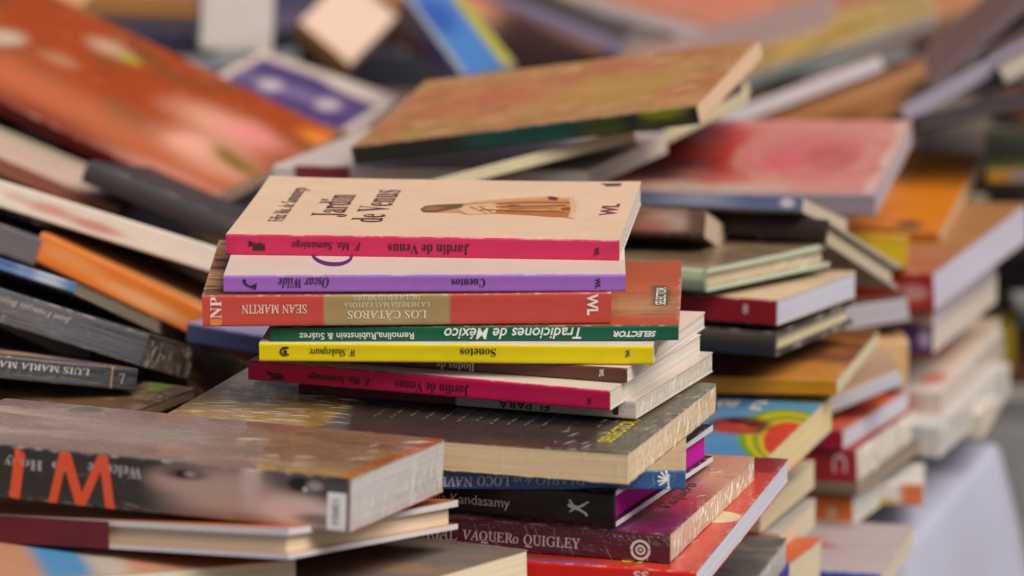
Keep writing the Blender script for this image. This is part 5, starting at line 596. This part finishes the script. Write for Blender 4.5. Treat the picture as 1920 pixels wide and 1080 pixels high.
{'name': 'paperback_book', 'label': 'black wedge of a book left of the yellow one', 'group': 'books stacked along the cloth edge', 'kind': 'p', 'sp': 'f', 'loc': (0.3565, 3.35026, -0.01117), 'ypr': (0.096, -0.62, -46.71), 'dims': (0.02471, 0.10965, 0.016), 'page': '5a5858', 'top': {'base': '2a2a2e', 'lay': [], 'r': 0.45, 'c': 0.0, 'b': '', 'w': 0.0}, 'spine': {'base': '26262a', 'lay': [], 'r': 0.45, 'c': 0.0, 'b': '', 'w': 0.0}},
{'name': 'paperback_book', 'label': 'tan cover in the far row behind the poppy cover', 'group': 'books heaped at the back', 'kind': 'p', 'sp': 'f', 'loc': (-0.36, 4.1, 0.105), 'ypr': (-12.0, 4.0, 6.0), 'dims': (0.28, 0.19, 0.018), 'page': 'b89a78', 'top': {'base': 'b07a48', 'lay': [('n', 4, 1, 1, 0.45, 0.7, '8a5a34', 0.6, 2)], 'r': 0.45, 'c': 0.0, 'b': '', 'w': 0.0}, 'spine': {'base': '8a6040', 'lay': [], 'r': 0.45, 'c': 0.0, 'b': '', 'w': 0.0}},
{'name': 'paperback_book', 'label': 'dark navy book in the far row behind the blue one', 'group': 'books heaped at the back', 'kind': 'p', 'sp': 'f', 'loc': (-0.12, 4.08, 0.1), 'ypr': (15.0, 3.0, -8.0), 'dims': (0.26, 0.17, 0.02), 'page': '8a8088', 'top': {'base': '3a3448', 'lay': [('n', 4, 1, 1, 0.45, 0.7, '6a5a6a', 0.6, 2)], 'r': 0.45, 'c': 0.0, 'b': '', 'w': 0.0}, 'spine': {'base': '2a2838', 'lay': [], 'r': 0.45, 'c': 0.0, 'b': '', 'w': 0.0}},
{'name': 'paperback_book', 'label': 'salmon pink cover in the far row at the top edge', 'group': 'books heaped at the back', 'kind': 'p', 'sp': 'f', 'loc': (0.12, 4.1, 0.105), 'ypr': (-14.0, 5.0, 10.0), 'dims': (0.28, 0.19, 0.016), 'page': 'b8a498', 'top': {'base': 'b8745c', 'lay': [('n', 4, 1, 1, 0.5, 0.7, 'a0583c', 0.6, 2)], 'r': 0.45, 'c': 0.0, 'b': '', 'w': 0.0}, 'spine': {'base': '9a6a58', 'lay': [], 'r': 0.45, 'c': 0.0, 'b': '', 'w': 0.0}},
{'name': 'paperback_book', 'label': 'peach brown cover in the far row behind the mustard yellow one', 'group': 'books heaped at the back', 'kind': 'p', 'sp': 'f', 'loc': (0.31, 4.06, 0.095), 'ypr': (8.0, 6.0, -12.0), 'dims': (0.28, 0.19, 0.017), 'page': 'b09c8c', 'top': {'base': 'a8704a', 'lay': [('n', 4, 1, 1, 0.45, 0.7, 'c89470', 0.6, 2)], 'r': 0.45, 'c': 0.0, 'b': '', 'w': 0.0}, 'spine': {'base': '7a5a48', 'lay': [], 'r': 0.45, 'c': 0.0, 'b': '', 'w': 0.0}},
{'name': 'paperback_book', 'label': 'grey blue cover in the far row near the top right corner', 'group': 'books heaped at the back', 'kind': 'p', 'sp': 'f', 'loc': (0.5, 4.1, 0.09), 'ypr': (-10.0, 5.0, -8.0), 'dims': (0.28, 0.19, 0.018), 'page': '98949c', 'top': {'base': '6a6a78', 'lay': [('n', 4, 1, 1, 0.45, 0.7, '8a7c78', 0.6, 2)], 'r': 0.45, 'c': 0.0, 'b': '', 'w': 0.0}, 'spine': {'base': '4a4a58', 'lay': [], 'r': 0.45, 'c': 0.0, 'b': '', 'w': 0.0}},
{'name': 'paperback_book', 'label': 'rust orange cover in the far row at the right border', 'group': 'books heaped at the back', 'kind': 'p', 'sp': 'f', 'loc': (0.55, 3.85, 0.055), 'ypr': (6.0, 4.0, -10.0), 'dims': (0.26, 0.17, 0.016), 'page': 'a89080', 'top': {'base': 'a8643a', 'lay': [('n', 4, 1, 1, 0.45, 0.7, '7a4a34', 0.6, 2)], 'r': 0.45, 'c': 0.0, 'b': '', 'w': 0.0}, 'spine': {'base': '6a4030', 'lay': [], 'r': 0.45, 'c': 0.0, 'b': '', 'w': 0.0}},
{'name': 'paperback_book', 'label': 'cream book overhanging the cloth corner, lowest of the pale jumble', 'group': 'books stacked along the cloth edge', 'kind': 'p', 'sp': 'f', 'loc': (0.26541, 3.07992, -0.01806), 'ypr': (-13.606, 0.575, 0.07), 'dims': (0.12, 0.14003, 0.01796), 'page': 'c6bcae', 'top': {'base': 'cfc4b4', 'lay': [], 'r': 0.45, 'c': 0.0, 'b': '', 'w': 0.0}, 'spine': {'base': 'c2b6a8', 'lay': [('n', 3, 1, 1, 0.45, 0.7, 'a89a8c', 0.5, 2)], 'r': 0.45, 'c': 0.0, 'b': '', 'w': 0.0}},
{'name': 'paperback_book', 'label': 'dark navy book on the grey cloth at the right border', 'group': 'books stacked along the cloth edge', 'kind': 'p', 'sp': 'f', 'loc': (0.42879, 3.35993, -0.07836), 'ypr': (4.008, -0.046, -0.137), 'dims': (0.16, 0.13002, 0.01475), 'page': '8a8690', 'top': {'base': '3a3648', 'lay': [], 'r': 0.45, 'c': 0.0, 'b': '', 'w': 0.0}, 'spine': {'base': '26242e', 'lay': [], 'r': 0.45, 'c': 0.0, 'b': '', 'w': 0.0}},
{'name': 'paperback_book', 'label': 'white book lying on the dark navy one at the right border', 'group': 'books stacked along the cloth edge', 'kind': 'p', 'sp': 'f', 'loc': (0.42639, 3.35996, -0.06251), 'ypr': (4.006, -0.057, -0.245), 'dims': (0.16, 0.13001, 0.01241), 'page': 'c4c0bc', 'top': {'base': 'cac6c2', 'lay': [], 'r': 0.45, 'c': 0.0, 'b': '', 'w': 0.0}, 'spine': {'base': 'c4c0bc', 'lay': [], 'r': 0.45, 'c': 0.0, 'b': '', 'w': 0.0}},
{'name': 'paperback_book', 'label': 'rust brown book on the white one at the right border', 'group': 'books stacked along the cloth edge', 'kind': 'p', 'sp': 'f', 'loc': (0.42916, 3.35995, -0.04955), 'ypr': (4.006, -0.058, -0.234), 'dims': (0.16, 0.13002, 0.01196), 'page': 'a89880', 'top': {'base': '7a5030', 'lay': [], 'r': 0.45, 'c': 0.0, 'b': '', 'w': 0.0}, 'spine': {'base': '6e4426', 'lay': [], 'r': 0.45, 'c': 0.0, 'b': '', 'w': 0.0}},
{'name': 'paperback_book', 'label': 'cream spined book above the black green one at the right border', 'group': 'books heaped at the back', 'kind': 'p', 'sp': 'f', 'loc': (0.42181, 3.21984, 0.24101), 'ypr': (-0.559, -1.293, -30.002), 'dims': (0.2, 0.15006, 0.01228), 'page': 'c4b8a8', 'top': {'base': '6a5a58', 'lay': [], 'r': 0.45, 'c': 0.0, 'b': '', 'w': 0.0}, 'spine': {'base': 'cabfae', 'lay': [], 'r': 0.45, 'c': 0.0, 'b': '', 'w': 0.0}},
{'name': 'paperback_book', 'label': 'golden spined book beside the green cover at the right border', 'group': 'books heaped at the back', 'kind': 'p', 'sp': 'f', 'loc': (0.42733, 3.20017, 0.12607), 'ypr': (-4.896, 0.092, 0.343), 'dims': (0.20001, 0.14993, 0.00884), 'page': 'b8a888', 'top': {'base': '9a9050', 'lay': [], 'r': 0.45, 'c': 0.0, 'b': '', 'w': 0.0}, 'spine': {'base': 'b8862c', 'lay': [('e', 0.12, 0.5, 0.05, 0.4, 0, 0.4, '7c7888', 0.9)], 'r': 0.45, 'c': 0.0, 'b': '', 'w': 0.0}},
{'name': 'paperback_book', 'label': 'grey lavender spined book under the salmon cover at the top right', 'group': 'books heaped at the back', 'kind': 'p', 'sp': 'f', 'loc': (0.14405, 3.61998, 0.13564), 'ypr': (-3.835, -0.039, -14.94), 'dims': (0.22, 0.15001, 0.00916), 'page': 'a89ca4', 'top': {'base': 'a88880', 'lay': [], 'r': 0.45, 'c': 0.0, 'b': '', 'w': 0.0}, 'spine': {'base': '94848c', 'lay': [], 'r': 0.45, 'c': 0.0, 'b': '', 'w': 0.0}},
{'name': 'paperback_book', 'label': 'plum grey book rising steeply in the upper right corner', 'group': 'books heaped at the back', 'kind': 'p', 'sp': 'f', 'loc': (0.37238, 3.30006, 0.23977), 'ypr': (-3.028, -0.829, -42.425), 'dims': (0.2, 0.13998, 0.00861), 'page': '8a7c80', 'top': {'base': '8a6458', 'lay': [], 'r': 0.45, 'c': 0.0, 'b': '', 'w': 0.0}, 'spine': {'base': '6e5e64', 'lay': [], 'r': 0.45, 'c': 0.0, 'b': '', 'w': 0.0}},
]
for i, D in enumerate(DATA): make_book(i, D)
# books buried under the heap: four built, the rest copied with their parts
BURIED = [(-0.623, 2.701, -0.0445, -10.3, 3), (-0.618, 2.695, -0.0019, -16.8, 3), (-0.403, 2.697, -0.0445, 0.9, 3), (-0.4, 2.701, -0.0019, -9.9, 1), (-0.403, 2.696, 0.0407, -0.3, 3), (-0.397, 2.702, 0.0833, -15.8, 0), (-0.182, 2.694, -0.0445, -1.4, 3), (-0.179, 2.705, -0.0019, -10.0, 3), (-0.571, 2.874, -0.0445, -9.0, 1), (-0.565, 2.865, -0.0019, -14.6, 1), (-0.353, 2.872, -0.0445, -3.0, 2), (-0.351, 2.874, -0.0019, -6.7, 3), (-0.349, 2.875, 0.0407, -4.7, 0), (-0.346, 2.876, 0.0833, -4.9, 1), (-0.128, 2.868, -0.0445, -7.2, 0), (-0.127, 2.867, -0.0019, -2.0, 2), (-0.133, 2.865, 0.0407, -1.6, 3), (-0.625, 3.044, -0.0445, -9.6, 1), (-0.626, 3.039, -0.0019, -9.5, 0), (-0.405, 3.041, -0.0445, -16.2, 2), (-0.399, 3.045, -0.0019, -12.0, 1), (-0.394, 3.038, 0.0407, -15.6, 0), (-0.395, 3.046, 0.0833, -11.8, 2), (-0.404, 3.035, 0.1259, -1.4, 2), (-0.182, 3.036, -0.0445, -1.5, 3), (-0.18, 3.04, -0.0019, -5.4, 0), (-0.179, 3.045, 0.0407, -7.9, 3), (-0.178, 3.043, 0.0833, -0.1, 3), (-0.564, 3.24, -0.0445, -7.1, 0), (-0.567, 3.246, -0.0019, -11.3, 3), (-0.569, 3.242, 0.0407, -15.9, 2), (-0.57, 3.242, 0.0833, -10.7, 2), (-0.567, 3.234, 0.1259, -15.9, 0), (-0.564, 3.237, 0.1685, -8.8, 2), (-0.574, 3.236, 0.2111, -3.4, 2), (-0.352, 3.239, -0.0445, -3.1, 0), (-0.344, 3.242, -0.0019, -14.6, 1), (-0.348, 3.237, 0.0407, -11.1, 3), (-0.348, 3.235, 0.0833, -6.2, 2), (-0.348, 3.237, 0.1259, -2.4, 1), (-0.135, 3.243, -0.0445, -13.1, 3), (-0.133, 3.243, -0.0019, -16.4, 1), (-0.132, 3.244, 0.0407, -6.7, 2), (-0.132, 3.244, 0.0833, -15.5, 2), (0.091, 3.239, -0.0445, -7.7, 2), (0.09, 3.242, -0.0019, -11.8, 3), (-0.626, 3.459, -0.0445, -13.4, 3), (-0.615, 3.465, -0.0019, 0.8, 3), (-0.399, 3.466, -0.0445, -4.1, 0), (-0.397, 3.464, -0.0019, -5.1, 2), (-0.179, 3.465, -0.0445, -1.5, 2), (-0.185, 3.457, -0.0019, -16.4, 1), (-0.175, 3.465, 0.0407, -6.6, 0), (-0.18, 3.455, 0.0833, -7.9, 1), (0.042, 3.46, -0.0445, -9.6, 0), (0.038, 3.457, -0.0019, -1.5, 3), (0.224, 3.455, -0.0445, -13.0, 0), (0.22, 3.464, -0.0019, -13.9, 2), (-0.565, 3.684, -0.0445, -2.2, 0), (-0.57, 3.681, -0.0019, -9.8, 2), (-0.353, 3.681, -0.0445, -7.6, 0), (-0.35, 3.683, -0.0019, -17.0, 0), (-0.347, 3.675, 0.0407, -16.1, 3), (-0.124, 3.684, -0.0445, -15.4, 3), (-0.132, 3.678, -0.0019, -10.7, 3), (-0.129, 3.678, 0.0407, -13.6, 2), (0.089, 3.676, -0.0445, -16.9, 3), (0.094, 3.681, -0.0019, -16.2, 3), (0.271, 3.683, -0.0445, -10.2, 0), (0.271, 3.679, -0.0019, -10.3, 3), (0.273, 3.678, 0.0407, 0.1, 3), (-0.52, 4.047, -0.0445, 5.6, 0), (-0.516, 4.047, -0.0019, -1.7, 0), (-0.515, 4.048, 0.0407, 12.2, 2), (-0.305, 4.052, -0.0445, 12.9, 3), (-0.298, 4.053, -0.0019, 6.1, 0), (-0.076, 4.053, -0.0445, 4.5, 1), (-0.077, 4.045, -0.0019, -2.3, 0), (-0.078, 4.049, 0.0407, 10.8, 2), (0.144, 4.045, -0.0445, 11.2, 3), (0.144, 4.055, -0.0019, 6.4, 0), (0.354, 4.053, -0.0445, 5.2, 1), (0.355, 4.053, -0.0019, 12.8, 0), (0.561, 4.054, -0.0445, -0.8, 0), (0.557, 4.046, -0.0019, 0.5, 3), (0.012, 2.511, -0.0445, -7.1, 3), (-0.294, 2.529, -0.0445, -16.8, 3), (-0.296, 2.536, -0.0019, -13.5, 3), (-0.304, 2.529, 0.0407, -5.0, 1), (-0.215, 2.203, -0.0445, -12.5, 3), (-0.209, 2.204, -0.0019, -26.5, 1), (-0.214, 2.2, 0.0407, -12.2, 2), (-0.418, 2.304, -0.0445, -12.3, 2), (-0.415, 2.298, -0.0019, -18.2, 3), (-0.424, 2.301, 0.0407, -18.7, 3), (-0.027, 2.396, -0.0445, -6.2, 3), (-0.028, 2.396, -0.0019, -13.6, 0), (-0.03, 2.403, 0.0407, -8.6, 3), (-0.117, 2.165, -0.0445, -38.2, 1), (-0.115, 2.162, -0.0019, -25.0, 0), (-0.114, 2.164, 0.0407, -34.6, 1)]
protos = []
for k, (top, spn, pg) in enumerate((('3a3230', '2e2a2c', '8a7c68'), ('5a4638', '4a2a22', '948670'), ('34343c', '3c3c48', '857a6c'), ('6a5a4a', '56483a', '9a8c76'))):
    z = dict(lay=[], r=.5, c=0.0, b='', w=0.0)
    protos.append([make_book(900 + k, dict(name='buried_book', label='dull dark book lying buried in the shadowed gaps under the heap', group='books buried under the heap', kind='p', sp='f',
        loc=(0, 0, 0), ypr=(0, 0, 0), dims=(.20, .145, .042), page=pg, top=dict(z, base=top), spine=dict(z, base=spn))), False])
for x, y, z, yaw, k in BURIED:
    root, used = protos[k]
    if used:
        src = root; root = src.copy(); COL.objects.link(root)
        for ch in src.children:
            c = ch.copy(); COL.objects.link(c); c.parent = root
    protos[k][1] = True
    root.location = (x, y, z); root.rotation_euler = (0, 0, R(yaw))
